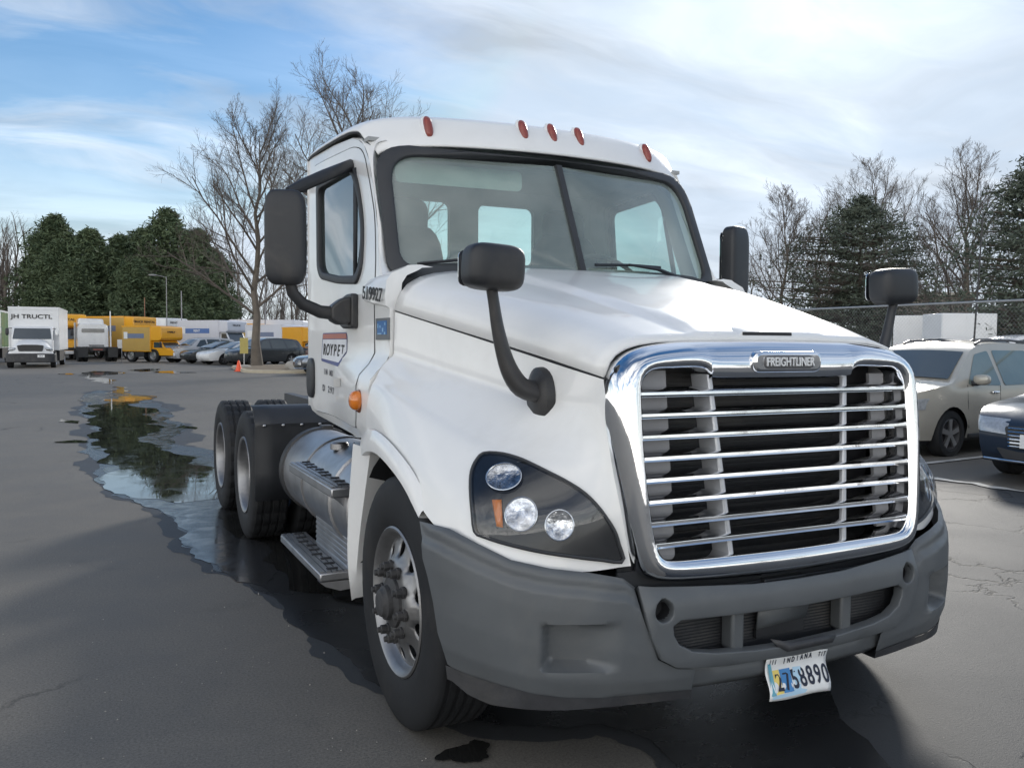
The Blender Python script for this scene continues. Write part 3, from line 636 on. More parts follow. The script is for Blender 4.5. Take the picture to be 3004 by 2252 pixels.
WIN = roundpoly([(3.225, 2.513), (3.175, 1.99), (3.09, 1.926), (2.72, 1.877), (2.345, 1.854), (2.29, 1.936), (2.36, 2.145), (2.465, 2.394), (2.58, 2.53)], [.06, .06, .05, .1, .07, .06, .1, .1, .06], 4)
DOOR = [q_ for i, p_ in enumerate(DOOR) for q_ in ([p_] if math.hypot(p_[0]-DOOR[(i+1) % len(DOOR)][0], p_[1]-DOOR[(i+1) % len(DOOR)][1]) < .12 else [(p_[0]+(DOOR[(i+1) % len(DOOR)][0]-p_[0])*k/8, p_[1]+(DOOR[(i+1) % len(DOOR)][1]-p_[1])*k/8) for k in range(8)])]
doorp = [((y-2.67)*.9925+2.67, (z-1.87)*.994+1.87) for y, z in DOOR]
wi = [((y-2.74)*.90+2.74, (z-2.19)*.86+2.19) for y, z in WIN]
for s in (-1, 1):
    obj('cab_side', M().sheet(SIDE, [DOOR], .08, lambda y, z: (s*cabx(y, z), y, z)), WHITE, T, smooth=50)
    obj('door_gap', M().sheet(DOOR, [[((y-2.67)*.93+2.67, (z-1.87)*.94+1.87) for y, z in DOOR]], 0, lambda y, z: (s*(cabx(y, z)-.02), y, z)), BLACKP, T, smooth=50)
    dr = obj('door', M().sheet(doorp, [WIN], .075, lambda y, z: (s*(cabx(y, z)+.003), y, z)), WHITE, T, smooth=50)
    obj('window_frame', M().sheet(WIN, [wi], .06, lambda y, z: (s*(cabx(y, z)+.002), y, z)), GASKET, dr, solid=.03, off=0, bevel=.006)
    obj('window_glass', M().sheet(wi, (), .12, lambda y, z: (s*(cabx(y, z)-.006), y, z)), SIDEG, dr, smooth=80)
    obj('window_divider', M().sheet([(2.40, 1.89), (2.435, 1.89), (2.56, 2.49), (2.52, 2.49)], (), .05, lambda y, z: (s*(cabx(y, z)+.001), y, z)), GASKET, dr, solid=.012)
    obj('cab_liner', M().sheet([(1.85, 1.2), (3.42, 1.15), (3.42, 2.63), (2.6, 2.60), (2.3, 2.40), (2.0, 1.90), (1.85, 1.7)], [WIN], .1, lambda y, z: (s*(cabx(y, z)-.04), y, z)), INTR, T, smooth=0)
    obj('door_handle', M().sup((s*1.058, 3.345, 1.33), .020, .085, .125, 3.2, 10), BLACKP, dr)
    gask = [(.90, 2.315, 2.60), (.945, 2.325, 2.585), (.966, 2.322, 2.54), (.978, 2.29, 2.45), (.984, 2.225, 2.31), (.986, 2.13, 2.12), (.992, 2.045, 1.95), (.985, 1.96, 1.84)]
    e18, g18 = cr([(a, c, 0) for a, c in FRONT], 24), cr(gask, 24)
    obj('windscreen_pillar', M().grid([[(s*cabx(e.x, e.y), e.x, e.y), (s*(cabx(e.x, e.y)-.004), e.x-.014, e.y), (s*(cabx(e.x, e.y)*.6+g_.x*.4-.002), e.x*.55+g_.y*.45-.016, e.y*.6+g_.z*.4), (s*(g_.x+.004), g_.y-.012, g_.z), (s*(g_.x-.045), g_.y+.05, g_.z)] for e, g_ in zip(e18, g18)]), WHITE, T, smooth=60)
    # closing jamb between the cab corner and the hood edge
    obj('door_jamb', M().grid([[(s*(cabx(1.80, z)), 1.80, z), (s*(cabx(1.80, z)-.06), 1.795, z), (s*(cabx(1.80, z)-.16), 1.80, z)] for z in [1.17+.62*k/12 for k in range(13)]]), WHITE, T)
    # cowl block that carries the fleet number
    cw = []
    for k in range(13):
        u = k/12; y = 1.80+.38*u; zt = 1.885-.015*u; xo = 1.082-.012*abs(u-.5)*2; zb = 1.712+.045*u
        cw.append([(s*a, y, z) for a, z in ((.99, zb+.004), (xo-.02, zb), (xo, zb+.012), (xo+.002, zb+.06), (xo-.004, zt-.045), (xo-.03, zt-.008), (xo-.09, zt+.018), (.96, zt+.03), (.90, zt+.035))])
    c0 = [Vector(p) for p in cw[-1]]; cw.append([(p.x*.985, p.y+.02, p.z) for p in c0]); cw.append([(s*.98, 2.20, 1.80)]*9)
    cf = [Vector(p) for p in cw[0]]; cw.insert(0, [(p.x*.93, p.y-.004, p.z-.01) for p in cf])
    cowl = obj('cowl_panel', M().grid(cw), WHITE, T, smooth=50)
    if s < 0: text('fleet_number', '519927', .088, frame((-1.0865, 1.962, 1.782), (0, -1, -.09), (0, -.09, 1)), BLACKL, cowl, .001, wide=1.22)
hr_ = hood_row(1.0)
obj('cowl_top', M().grid([[(p[0]*.995, p[1]-.02, p[2]-.022), tuple(ws_(p[0]*.99))] for p in hr_[2:-2]]), WHITE, T, smooth=60)
# rear wall, with two windows
RW = [rrect(-.53, -.10, 2.10, 2.50, .05), rrect(.11, .54, 2.10, 2.50, .05)]
obj('cab_back', M().sheet([(-1.05, 1.15), (1.05, 1.15), (1.05, 2.69), (-1.05, 2.69)], RW, .25, lambda x, z: (x, 3.462, z)), WHITE, T, smooth=0)
obj('back_liner', M().sheet([(-1.02, 1.15), (1.02, 1.15), (1.02, 2.66), (-1.02, 2.66)], RW, .25, lambda x, z: (x, 3.42, z)), INTR, T, smooth=0)
for r_ in RW: obj('rear_window', M().sheet(r_, (), 0, lambda x, z: (x, 3.44, z)), SIDEG if False else glass_mat('rear glass', (.80, 1.0, .93), .03, .05), T, smooth=0)
obj('cab_floor', M().box(-1.0, 1.0, 1.9, 3.42, 1.16, 1.20), SEATM, T)
obj('headliner', M().box(-.99, .99, 2.34, 3.42, 2.60, 2.62), INTR, T)
obj('firewall', M().box(-.98, .98, 1.84, 1.88, 1.1, 1.86), DARK, T)
# roof
RF = [(2.10, .205, 2.575, 2.52, .945), (2.125, .225, 2.63, 2.575, .968), (2.175, .235, 2.705, 2.615, .984), (2.24, .21, 2.747, 2.655, .997), (2.36, .13, 2.768, 2.672, 1.008), (2.6, .03, 2.782, 2.688, 1.026), (3.0, 0, 2.788, 2.698, 1.044), (3.34, 0, 2.782, 2.706, 1.046), (3.44, 0, 2.760, 2.702, 1.042), (3.468, 0, 2.70, 2.69, 1.04)]
ra = cr([r_[:3] for r_ in RF], 40); rb = cr([(r_[3], r_[4], 0) for r_ in RF], 40)
rrows = []
for A, Bq in zip(ra, rb):
    row = []
    for k in range(-26, 27):
        a = k/26; xh = math.sin(a*math.pi/2)**1 if False else math.copysign(1-(1-abs(a))**1.9, a); ax = abs(xh)
        row.append((Bq.y*xh, A.x+A.y*ax*ax, Bq.x+(A.z-Bq.x)*(1-ax**7)**.6))
    rrows.append(row)
roof = obj('roof', M().grid(rrows), WHITE, T, smooth=60, solid=.012)
for s in (-1, 1):
    ln = [(s*(q_[0]-.002), q_[1], q_[2]-.004) for q_ in [(abs(r_[0][0]), r_[0][1], r_[0][2]) for r_ in rrows]]
    obj('drip_seam', M().tube(ln[3:-2], .0075, 6), BLACKP, roof)
for i, x in enumerate((-.69, -.175, 0, .175, .69)):
    xh = abs(x)/1.02; y = 2.20+.20*xh*xh; z = 2.722-.012*xh*8*xh*xh*xh
    mtx = Matrix.Rotation(R(-38), 4, 'X') @ Matrix.Rotation(0, 4, 'Z')
    obj('marker_light', M().sup((x, y-.028, z-.018), .024, .024, .066, 2.6, 9, Matrix.Rotation(R(-28), 3, 'X')), REDL, roof)
    obj('light_base', M().sup((x, y-.012, z-.02), .032, .02, .074, 3, 8, Matrix.Rotation(R(-28), 3, 'X')), WHITE, roof)
# windscreen
def ws(x, t): # t 0 bottom ... 1 top
    q_ = (x/.96)**2; return Vector((x, 1.80+.325*t+.185*q_-.02*math.sin(math.pi*t), 1.868+.70*t))
def wz(z): return (z-1.868)/.70
outer = roundpoly([(-.997, 1.868), (.997, 1.868), (.974, 2.568), (-.974, 2.568)], [.10, .10, .17, .17], 7)
inner = roundpoly([(-.930, 1.925), (.930, 1.925), (.905, 2.515), (-.905, 2.515)], [.09, .09, .15, .15], 7)
for s in (-1, 1):
    h_ = [p for p in inner if s*p[0] > .0]; h_ = [(0.0, 1.925)]+[p for p in h_]+[(0.0, 2.515)] if s > 0 else [(0.0, 2.515)]+h_+[(0.0, 1.925)]
    if s > 0: h_ = sorted(h_, key=lambda p: math.atan2(p[1]-2.22, p[0]-.45))
    else: h_ = sorted(h_, key=lambda p: math.atan2(p[1]-2.22, p[0]+.45))
    obj('windscreen_glass', M().sheet(h_, (), .09, lambda x, z: tuple(ws(x, wz(z))+Vector((0, .012, 0)))), WSG, T, smooth=80)
gask_o = obj('windscreen_gasket', M().sheet(outer, [inner], .05, lambda x, z: tuple(ws(x, wz(z)))), GASKET, T, smooth=60, solid=.028, off=0, bevel=.008)
obj('windscreen_divider', M().prism([(-.016, -.012), (.016, -.012), (.02, .012), (-.02, .012)], 0, 1, lambda u, v, d: tuple(ws(u, .075+.855*d)+Vector((0, v, 0)))), GASKET, T)
# wipers
def wiper(pts, blade):
    w = obj('wiper', M().tube(pts, [.011, .010, .007], 6), BLACKP, T)
    obj('wiper_blade', M().tube(blade, .008, 6), BLACKP, w)
wiper([ws(.74, .05)+Vector((0, -.03, 0)), ws(.48, .13)+Vector((0, -.045, 0)), ws(.28, .15)+Vector((0, -.04, 0))], [ws(.07, .135)+Vector((0, -.022, 0)), ws(.30, .150)+Vector((0, -.026, 0)), ws(.52, .150)+Vector((0, -.024, 0))])
wiper([ws(-.25, .03)+Vector((0, -.03, 0)), ws(-.45, .10)+Vector((0, -.045, 0)), ws(-.62, .14)+Vector((0, -.04, 0))], [ws(-.86, .10)+Vector((0, -.022, 0)), ws(-.65, .135)+Vector((0, -.026, 0)), ws(-.42, .150)+Vector((0, -.024, 0))])
# interior
obj('dashboard', M().sup((0, 2.12, 1.80), .97, .26, .16, 5, 12), SEATM, T)
for s, lb in ((-1, None), (1, None)):
    st = obj('seat', M().sup((s*.56, 2.98, 1.86), .24, .10, .42, 4, 12, Matrix.Rotation(R(-8), 3, 'X')), SEATM, T)
    obj('headrest', M().sup((s*.56, 3.03, 2.32), .15, .07, .12, 3.4, 10), SEATM, st)
    obj('seat_base', M().sup((s*.56, 2.72, 1.48), .25, .27, .10, 4, 10), SEATM, st)
sw = M().lathe([(.225+.014*math.cos(2*math.pi*k/8), .014*math.sin(2*math.pi*k/8)) for k in range(9)], (0, 0, 0), 'Z', 28)
sw.v = [tuple(Matrix.Rotation(R(48), 3, 'X') @ Vector(v)+Vector((.50, 2.36, 1.92))) for v in sw.v]
stw = obj('steering_wheel', sw, SEATM, T, smooth=60)
obj('steering_hub', M().sup((.50, 2.36, 1.92), .20, .03, .025, 2.5, 8, Matrix.Rotation(R(48), 3, 'X')), SEATM, stw)
obj('sun_visor', M().prism(rrect(-.83, -.10, 2.405, 2.515, .03), 0, .015, lambda u, v, d: (u, 2.335+.05*(u/.9)**2+d-.25*(2.5-v)*0, v)), mat('pale visor fabric', (.46, .56, .52), .8), T)

# loose grit on the pavement
gt = M(); gr_ = random.Random(3)
for k in range(1500):
    d_ = 1.6+14*gr_.random()**2; a_ = R(gr_.uniform(-12, 62)); x, y = -2.32+d_*math.sin(a_), -2.1+d_*math.cos(a_)
    if -1.2 < x < 1.2 and .2 < y < 7: continue
    h_ = gr_.uniform(.0015, .0042); n0 = [Vector((gr_.uniform(.6, 1.4)*h_*c, gr_.uniform(.6, 1.4)*h_*s_, .0)) for c, s_ in ((1, 0), (0, 1), (-1, 0), (0, -1))]; o_ = Vector((x, y, G(y)+.0025))
    gt.add([o_+v for v in n0]+[o_+Vector((0, 0, h_*1.1))], [(0, 1, 4), (1, 2, 4), (2, 3, 4), (3, 0, 4)])
go_ = obj('grit', gt, mat('pale grit', (.34, .32, .29), .9, 0, 0, .6, 30), None, smooth=0); go_['kind'] = 'stuff'
# ---- mirrors
for s in (-1, 1):
    dm = obj('door_mirror', M().sup((s*1.42, 2.32, 2.07), .101, .055, .235, 5.0, 18, Matrix.Rotation(R(17*s), 3, 'Z')), MIRRORP, T, smooth=70)
    obj('mirror_glass', M().prism(roundpoly([(-.085, -.20), (.085, -.20), (.085, .20), (-.085, .20)], .03), 0, .004, lambda u, v, d: (s*1.42+u-s*.015, 2.372+d+u*.30*s, 2.07+v)), CHROME, dm)
    obj('mirror_arm', M().tube([(s*1.40, 2.33, 1.86), (s*1.385, 2.335, 1.80), (s*1.33, 2.35, 1.745), (s*1.24, 2.36, 1.708), (s*1.15, 2.37, 1.70)], [.028, .030, .032, .034, .036], 10), MIRRORP, dm, smooth=70)
    obj('mirror_arm', M().tube([(s*1.40, 2.34, 2.30), (s*1.32, 2.36, 2.345), (s*1.20, 2.40, 2.41), (s*1.01, 2.60, 2.515)] if s < 0 else [(1.40, 2.34, 1.95), (1.28, 2.38, 1.94), (1.14, 2.40, 1.93), (1.0, 2.44, 1.93)], [.026, .032, .033, .033], 10), MIRRORP, dm, smooth=70)
    obj('mirror_bracket', M().prism(roundpoly([(2.31, 1.625), (2.31, 1.805), (2.42, 1.805), (2.60, 1.775), (2.60, 1.66), (2.50, 1.625)], .02), 1.052, 1.09, lambda u, v, d: (s*d, u, v)), MIRRORP, dm, bevel=.01, seg=3)
    obj('mirror_bracket', M().prism(roundpoly([(1.08, 1.65), (1.08, 1.79), (1.13, 1.78), (1.19, 1.735), (1.19, 1.665), (1.14, 1.64)], .02), 2.325, 2.42, lambda u, v, d: (s*u, d, v)), MIRRORP, dm, bevel=.012, seg=3)
    # hood mirror
    hm = obj('hood_mirror', M().sup((s*1.010, .74, 1.822), .111, .068, .083, 4.0, 18, Matrix.Rotation(R(-3*s), 3, 'Y')), MIRRORP, T, smooth=70)
    obj('mirror_glass', M().prism(roundpoly([(-.10, -.065), (.10, -.065), (.10, .065), (-.10, .065)], .03), 0, .004, lambda u, v, d: (s*1.015+u, .812+d, 1.822+v)), CHROME, hm)
    st_ = cr([(s*1.02, .74, 1.77), (s*1.005, .745, 1.70), (s*.985, .75, 1.60), (s*.955, .755, 1.50), (s*.925, .755, 1.435), (s*.885, .755, 1.39), (s*.83, .755, 1.375)], 18)
    obj('mirror_stem', M().tube(st_, [.026+.020*sst(2, 14, k) for k in range(18)], 12, flat=.75), MIRRORP, hm, smooth=70)
    nrm = Vector((-.96, -.22, .10)).normalized(); p0, _ = on_fender((-.84, .76, 1.362), nrm, .002)
    fr_ = frame(p0, (0, .97, -.1), (0, .1, 1)); 
    rows = []
    for rr_, hh in ((.001, .034), (.05, .032), (.066, .022), (.082, .012), (.086, -.02)):
        rows.append([mx(tuple(fr_ @ Vector((rr_*math.cos(a), 1.28*rr_*math.sin(a), -hh if fr_.col[2].x > 0 else hh))), s) for a in [2*math.pi*k/28 for k in range(28)]])
    obj('mirror_base', M().grid(rows, True), MIRRORP, hm, smooth=50)

# ---- door marks
lg = lambda poly, e=.0: M().sheet(poly, (), .05, lambda y, z: (-(cabx(y, z)+.0045+e), y, z))
LW = mat('panel white', (.72, .73, .76), .4); LRED = mat('panel brick red', (.42, .15, .11), .45); LBLUE = mat('panel dark blue', (.045, .06, .20), .4)
doorL = [o for o in T.children if o.name.startswith('door') and not o.name.startswith('door_')][0]
panel = roundpoly([(3.10, 1.44), (3.062, 1.606), (2.52, 1.606), (2.52, 1.505), (2.66, 1.418)], [.01, .02, .03, .02, .01])
obj('logo_panel', lg(panel), LBLUE, doorL)
obj('logo_panel_face', lg([(3.085, 1.456), (3.052, 1.568), (2.53, 1.568), (2.53, 1.506), (2.665, 1.44)], .0012), LW, doorL)
obj('logo_panel_band', lg([(3.056, 1.572), (3.05, 1.600), (2.535, 1.600), (2.528, 1.572)], .0012), LRED, doorL)
def door_text(s_, size, y, z, m_, **k):
    P_ = lambda y_, z_: Vector((-(cabx(y_, z_)+.0075), y_, z_))
    return text('door_lettering', s_, size, frame(P_(y, z), P_(y-.08, z-.002)-P_(y+.08, z+.002), P_(y, z+.02)-P_(y, z-.02)), m_, doorL, .0006, **k)
for k, ch in enumerate('ROYPET'): door_text(ch, .092, 3.015-.080*k, 1.507-.001*k, BLACKL, shear=.22, wide=1.12, bold=.02)
TXG = mat('grey door print', (.07, .07, .08), .5)
for k, ch in enumerate('IN MD'): door_text(ch, .046, 3.015-.055*k, 1.378-.001*k, TXG, wide=1.3)
for k, ch in enumerate('D 297'): door_text(ch, .052, 3.035-.070*k, 1.280-.001*k, TXG, wide=1.4)
obj('door_sticker', lg([(2.75, 1.30), (2.75, 1.345), (2.50, 1.36), (2.50, 1.315)], .001), mat('pale sticker', (.62, .60, .56), .4), doorL)
stk = obj('inspection_sticker', M().box(-1.0565, -1.050, 1.795, 2.0, 1.565, 1.668), mat('sticker grey border', (.14, .15, .16), .5), T)
SB = mat('sticker blue', (.03, .14, .36), .4); SB2 = mat('sticker light blue', (.25, .45, .66), .4)
obj('sticker_face', M().box(-1.0585, -1.0564, 1.825, 1.97, 1.59, 1.655), SB, stk)
for y_, z_, w_, h_ in ((1.955, 1.632, .012, .02), (1.92, 1.628, .014, .012), (1.88, 1.612, .016, .018), (1.845, 1.640, .012, .014), (1.85, 1.596, .016, .012), (1.93, 1.594, .06, .006)): obj('sticker_mark', M().box(-1.0598, -1.0584, y_-w_/2, y_+w_/2, z_-h_/2, z_+h_/2), SB2, stk)
sl_ = obj('side_lamp', M().sup((-1.163, 1.965, 1.275), .036, .044, .047, 2.3, 12), AMBER, T, smooth=80)
obj('lamp_base', M().sup((-1.142, 1.975, 1.270), .022, .052, .056, 2.6, 10), mat('rusty lamp base', (.16, .05, .02), .6), sl_)
obj('cab_lamp', M().box(-1.10, -1.02, 3.475, 3.53, 2.50, 2.58), BLACKP, T, bevel=.01)

# ---- wheels
TY = [(.295, .095), (.305, .125), (.33, .136), (.37, .142), (.41, .142), (.445, .138), (.475, .130), (.494, .120), (.503, .108)]
def tyre_mesh(ribs, lugs):
    pr = list(TY)
    gr = (.085, .040, 0, -.040, -.085) if ribs else (.06, 0, -.06)
    for g_ in gr: pr += [(.505, g_+.011), (.494, g_+.006), (.494, g_-.006), (.505, g_-.011)]
    pr += [(r_, -h_) for r_, h_ in reversed(TY)]
    m_ = M().lathe(pr, (0, 0, 0), 'X', 72)
    if lugs:
        n_ = len(pr); out = []
        for i, v in enumerate(m_.v):
            k = i % 72; r_ = math.hypot(v[1], v[2])
            if r_ > .485 and k % 3 == 0: f = (r_-.014)/r_; out.append((v[0], v[1]*f, v[2]*f))
            else: out.append(v)
        m_.v = out
    return m_
def rim_front():
    a = [(r_*math.cos(t), r_*math.sin(t)) for r_ in (.262,) for t in [2*math.pi*k/60 for k in range(60)]]
    hl = []
    for k in range(10):
        t = 2*math.pi*(k+.5)/10; cx0, cy0 = .216*math.cos(t), .216*math.sin(t)
        hl.append([(cx0+.032*math.cos(q_)*math.cos(t)-.029*math.sin(q_)*math.sin(t), cy0+.032*math.cos(q_)*math.sin(t)+.029*math.sin(q_)*math.cos(t)) for q_ in [2*math.pi*j/14 for j in range(14)]])
    def fn(u, v):
        r_ = math.hypot(u, v); return (lerp_tab([(0, .138), (.150, .138), (.166, .132), (.184, .110), (.246, .092), (.262, .084)], r_), u, v)
    m_ = M().sheet(a, hl, .022, fn)
    return m_
RING = [(.262, .084), (.266, .088), (.272, .105), (.284, .128), (.296, .134), (.303, .128), (.300, .115), (.285, .10), (.262, .05), (.255, -.12)]
def put_wheel(x, y, sgn, kind, z=.503):
    w = thing('wheel', '', '', (x, y, z)); del w['label']; del w['category']; w.parent = T; w.scale = (sgn, 1, 1)
    return w
def front_wheel(s):
    w = put_wheel(s*1.075, 1.25, s, 'f')
    obj('tyre', tyre_mesh(True, False), RUBBER, w, smooth=35)
    obj('rim', rim_front(), RIMM, w, smooth=40, solid=.010, off=-1)
    obj('rim_ring', M().lathe(RING, (0, 0, 0), 'X', 60), RIMM, w, smooth=40)
    obj('brake_drum', M().lathe([(.24, -.12), (.24, .02), (.0, .02)], (0, 0, 0), 'X', 30), DARK, w)
    obj('hub', M().lathe([(.104, .136), (.102, .150), (.080, .158), (.070, .162), (.068, .180), (.058, .186), (.052, .198), (.040, .203), (0, .203)], (0, 0, 0), 'X', 28), RUST, w, smooth=35)
    for k in range(10):
        t = 2*math.pi*(k+.2)/10; obj('lug_nut', M().lathe([(.025, .136), (.025, .147), (.0195, .149), (.0195, .172), (.013, .175), (.012, .186), (0, .187)], (0, .143*math.cos(t), .143*math.sin(t)), 'X', 8), RUST, w, smooth=25)
    return w
for s in (-1, 1): front_wheel(s)
DISH = [(.303, .126), (.298, .136), (.285, .134), (.272, .120), (.268, .06), (.262, .0), (.245, -.022), (.17, -.03), (.135, -.03), (.125, -.02), (.118, .02), (.105, .065), (.07, .07), (0, .07)]
tm = None
for y in (5.0, 6.32):
    for s in (-1, 1):
        for x in (1.082, .75):
            w = put_wheel(s*x, y, s, 'd')
            if tm is None: tm = (tyre_mesh(False, True), M().lathe(DISH, (0, 0, 0), 'X', 48)); to = obj('tyre', tm[0], RUBBER, w, smooth=28); ri = obj('rim', tm[1], RIMM, w, smooth=40)
            else: obj('tyre', to.data, RUBBER, w); obj('rim', ri.data, RIMM, w)
# ---- frame, axles, fifth wheel, quarter fenders
for s in (-1, 1):
    obj('frame_rail', M().prism([(0, .74), (.09, .74), (.09, .76), (.015, .76), (.015, .99), (.09, .99), (.09, 1.01), (0, 1.01)], .7, 7.3, lambda u, v, d: (s*(.43-u), d, v)), FRAMEM, T)
    qf = obj('quarter_fender', M().grid([[(s*1.235, y, z), (s*1.10, y+.005, z), (s*.80, y+.005, z), (s*.50, y, z)] for y, z in ((4.36, .395), (4.355, .60), (4.35, .80), (4.35, .93), (4.345, .955), (4.36, .975), (4.42, 1.05), (4.47, 1.075), (4.52, 1.08))]), BLACKP, T, smooth=30, solid=.01)
    for k in range(5): obj('rivet', M().sup((s*(1.17-.135*k), 4.338, .945), .013, .008, .011, 2, 6), STEELG, qf)
obj('fifth_wheel', M().prism(roundpoly([(-.45, 5.2), (.45, 5.2), (.46, 5.75), (.30, 6.2), (.14, 6.25), (.05, 5.8), (-.05, 5.8), (-.14, 6.25), (-.30, 6.2), (-.46, 5.75)], .04), 1.10, 1.16, lambda u, v, d: (u, v, d)), FRAMEM, T, bevel=.01)
for y in (4.75, 5.66, 7.2): obj('cross_member', M().box(-.42, .42, y-.06, y+.06, .80, .98), FRAMEM, T)
for y in (5.0, 6.32): obj('axle', M().tube([(-.9, y, .503), (-.2, y, .503), (0, y, .52), (.2, y, .503), (.9, y, .503)], [.07, .09, .20, .09, .07], 12), FRAMEM, T)
obj('axle', M().tube([(-1.0, 1.25, .50), (-.75, 1.25, .42), (.75, 1.25, .42), (1.0, 1.25, .50)], .06, 8), DARK, T)
obj('engine', M().box(-.40, .40, .75, 2.9, .55, 1.30), DARK, T)
obj('air_tank', M().tube([(-.35, 3.75, .85), (-.35, 4.3, .85)], .14, 16), FRAMEM, T)
obj('deck_plate', M().box(-.42, .42, 3.55, 4.7, 1.015, 1.03), mat('deck plate', (.3, .3, .31), .45, .8, 0, .2, 20, .3, 60), T)
# ---- fuel tank, steps
TC = (-.845, .655); TR = .285
for s in (-1, 1):
    c = (s*.825, 0, .655)
    tk = obj('fuel_tank', M().lathe([(0, 4.10), (.20, 4.095), (.262, 4.085), (.280, 4.06), (.285, 4.03), (.285, 2.40), (.280, 2.36), (.25, 2.345), (0, 2.34)], (c[0], 0, c[2]), 'Y', 40), STEELG, T, smooth=40)
    for y in (4.02, 3.42, 2.72):
        obj('tank_strap', M().lathe([(.286, y-.03), (.294, y-.03), (.294, y+.03), (.286, y+.03)] if y > 2.8 and y < 4 else [(.284, y-.045), (.298, y-.04), (.300, y), (.298, y+.04), (.284, y+.045)], (c[0], 0, c[2]), 'Y', 40), STEELG if y < 4 else FRAMEM, tk, smooth=30)
    obj('strap_buckle', M().box(c[0]-s*.02-.03, c[0]-s*.02+.05, 3.98, 4.08, .925, .965), FRAMEM, tk, bevel=.008)
    obj('filler_cap', M().lathe([(.055, 0), (.055, .035), (.045, .045), (0, .045)], (c[0]+s*.12, 3.1, .905), 'Z', 20), STEELG, tk)
    def step(name, x0, x1, y0, y1, z, th):
        a, c_ = sorted((s*x0, s*x1)); st = obj(name, M().box(a, c_, y0, y1, z-th, z-.004), STEELG, T, bevel=.008)
        n_ = 5
        for k in range(n_):
            xa = a+(c_-a)*(k+.12)/n_; xb = a+(c_-a)*(k+.88)/n_; obj('tread_bar', M().box(xa, xb, y0+.012, y1-.012, z-.004, z+.004), STEELG, st)
        for j in range(9):
            yy = y0+(y1-y0)*(j+.5)/9; obj('grip_tooth', M().box((a+c_)/2-.03+.012*(j % 3), (a+c_)/2+.03+.012*(j % 3), yy-.012, yy+.012, z+.004, z+.010), DARK, st)
        return st
    step('tank_step', 1.185, 1.03, 2.36, 3.42, .795, .055)
    lo = step('step', 1.20, 1.035, 2.55, 3.62, .302, .05)
    obj('step_bracket', M().prism([(1.20, .25), (1.03, .25), (1.03, .20), (1.09, .195), (1.17, .225)], 2.55, 2.62, lambda u, v, d: (s*u, d, v)), STEELG, lo)
    obj('step_bracket', M().prism([(1.17, .74), (1.03, .74), (1.02, .62), (1.05, .62), (1.12, .70)], 2.40, 2.47, lambda u, v, d: (s*u, d, v)), STEELG, T)
    pn_ = obj('step_panel', M().box(*sorted((s*1.035, s*1.02)), 2.30, 3.32, .255, .665), STEELG, T)
    for k in range(13): obj('panel_rib', M().box(*sorted((s*1.042, s*1.035)), 2.31, 3.31, .268+k*.0305, .268+k*.0305+.019), STEELG, pn_, bevel=.003, seg=1)
# ================================================================== surroundings
def wheel_set(root, xs_, hw, r, w, spokes=5, fancy=True):
    AL = mat('alloy wheel', (.50, .50, .51), .3, .9, 0, .1, 10)
    td = None
    for x in xs_:
        for s in (-1, 1):
            e = bpy.data.objects.new('wheel', None); COL.objects.link(e); e.parent = root; e.location = (x, s*(hw-w/2), r); e.scale = (1, s, 1)
            if td is None:
                tl = M().lathe([(r*.66, -w/2), (r*.9, -w/2), (r, -w*.36), (r, w*.36), (r*.93, w/2), (r*.72, w*.5), (r*.66, w*.42)], (0, 0, 0), 'Y', 36)
                rm = M().lathe([(r*.67, w*.42), (r*.63, w*.46), (r*.60, w*.30), (r*.56, w*.1), (0, w*.05)], (0, 0, 0), 'Y', 36)
                sp = M()
                for k in range(spokes):
                    a = 2*math.pi*k/spokes+.3
                    for da in ((-.10, .10),):
                        ca, sa = math.cos(a), math.sin(a); n_ = (-sa, ca)
                        q_ = [(r*.08*n_[0]*t+ca*rr_, r*.08*n_[1]*t*1.0+sa*rr_) for rr_, t in ((.10*r, 1.1), (.62*r, 1.5), (.62*r, -1.5), (.10*r, -1.1))]
                        sp.prism(q_, w*.30, w*.44, lambda u, v, d: (u, d, v))
                sp.lathe([(0, w*.44), (r*.17, w*.43), (r*.19, w*.2)], (0, 0, 0), 'Y', 16)
                td = (obj('tyre', tl, RUBBER, e).data, obj('rim', rm, mat('wheel shadow grey', (.06, .06, .065), .5), e).data, obj('spokes', sp, AL, e, smooth=30).data)
            else:
                obj('tyre', td[0], RUBBER, e); obj('rim', td[1], td[1].materials[0], e); obj('spokes', td[2], AL, e)
CARGLASS = mat('dark car glass', (.035, .045, .045), .06, 0, .5, .1, 2, spec=.8)
CARGLASS2 = mat('pale green car glass', (.13, .17, .16), .06, 0, .5, .2, 1.5, spec=.8)
SUV = dict(W=.92, prof=[(2.26, .27), (2.36, .42), (2.385, .60), (2.34, .78), (2.22, .90), (1.95, 1.00), (1.40, 1.085), (1.08, 1.29), (.72, 1.52), (.42, 1.625), (-.10, 1.665), (-.9, 1.66), (-1.7, 1.60), (-2.02, 1.50), (-2.22, 1.22), (-2.36, 1.0), (-2.37, .52), (-2.28, .32)], ax=(1.42, -1.36), r=.345, belt=1.03, tum=.40, cowl=6, top=8,
           win=[[(1.02, 1.06), (.60, 1.50), (.22, 1.555), (.16, 1.03)], [(.06, 1.03), (.11, 1.56), (-.85, 1.555), (-1.0, 1.04)], [(-1.08, 1.045), (-.95, 1.55), (-1.62, 1.50), (-1.86, 1.12)]])
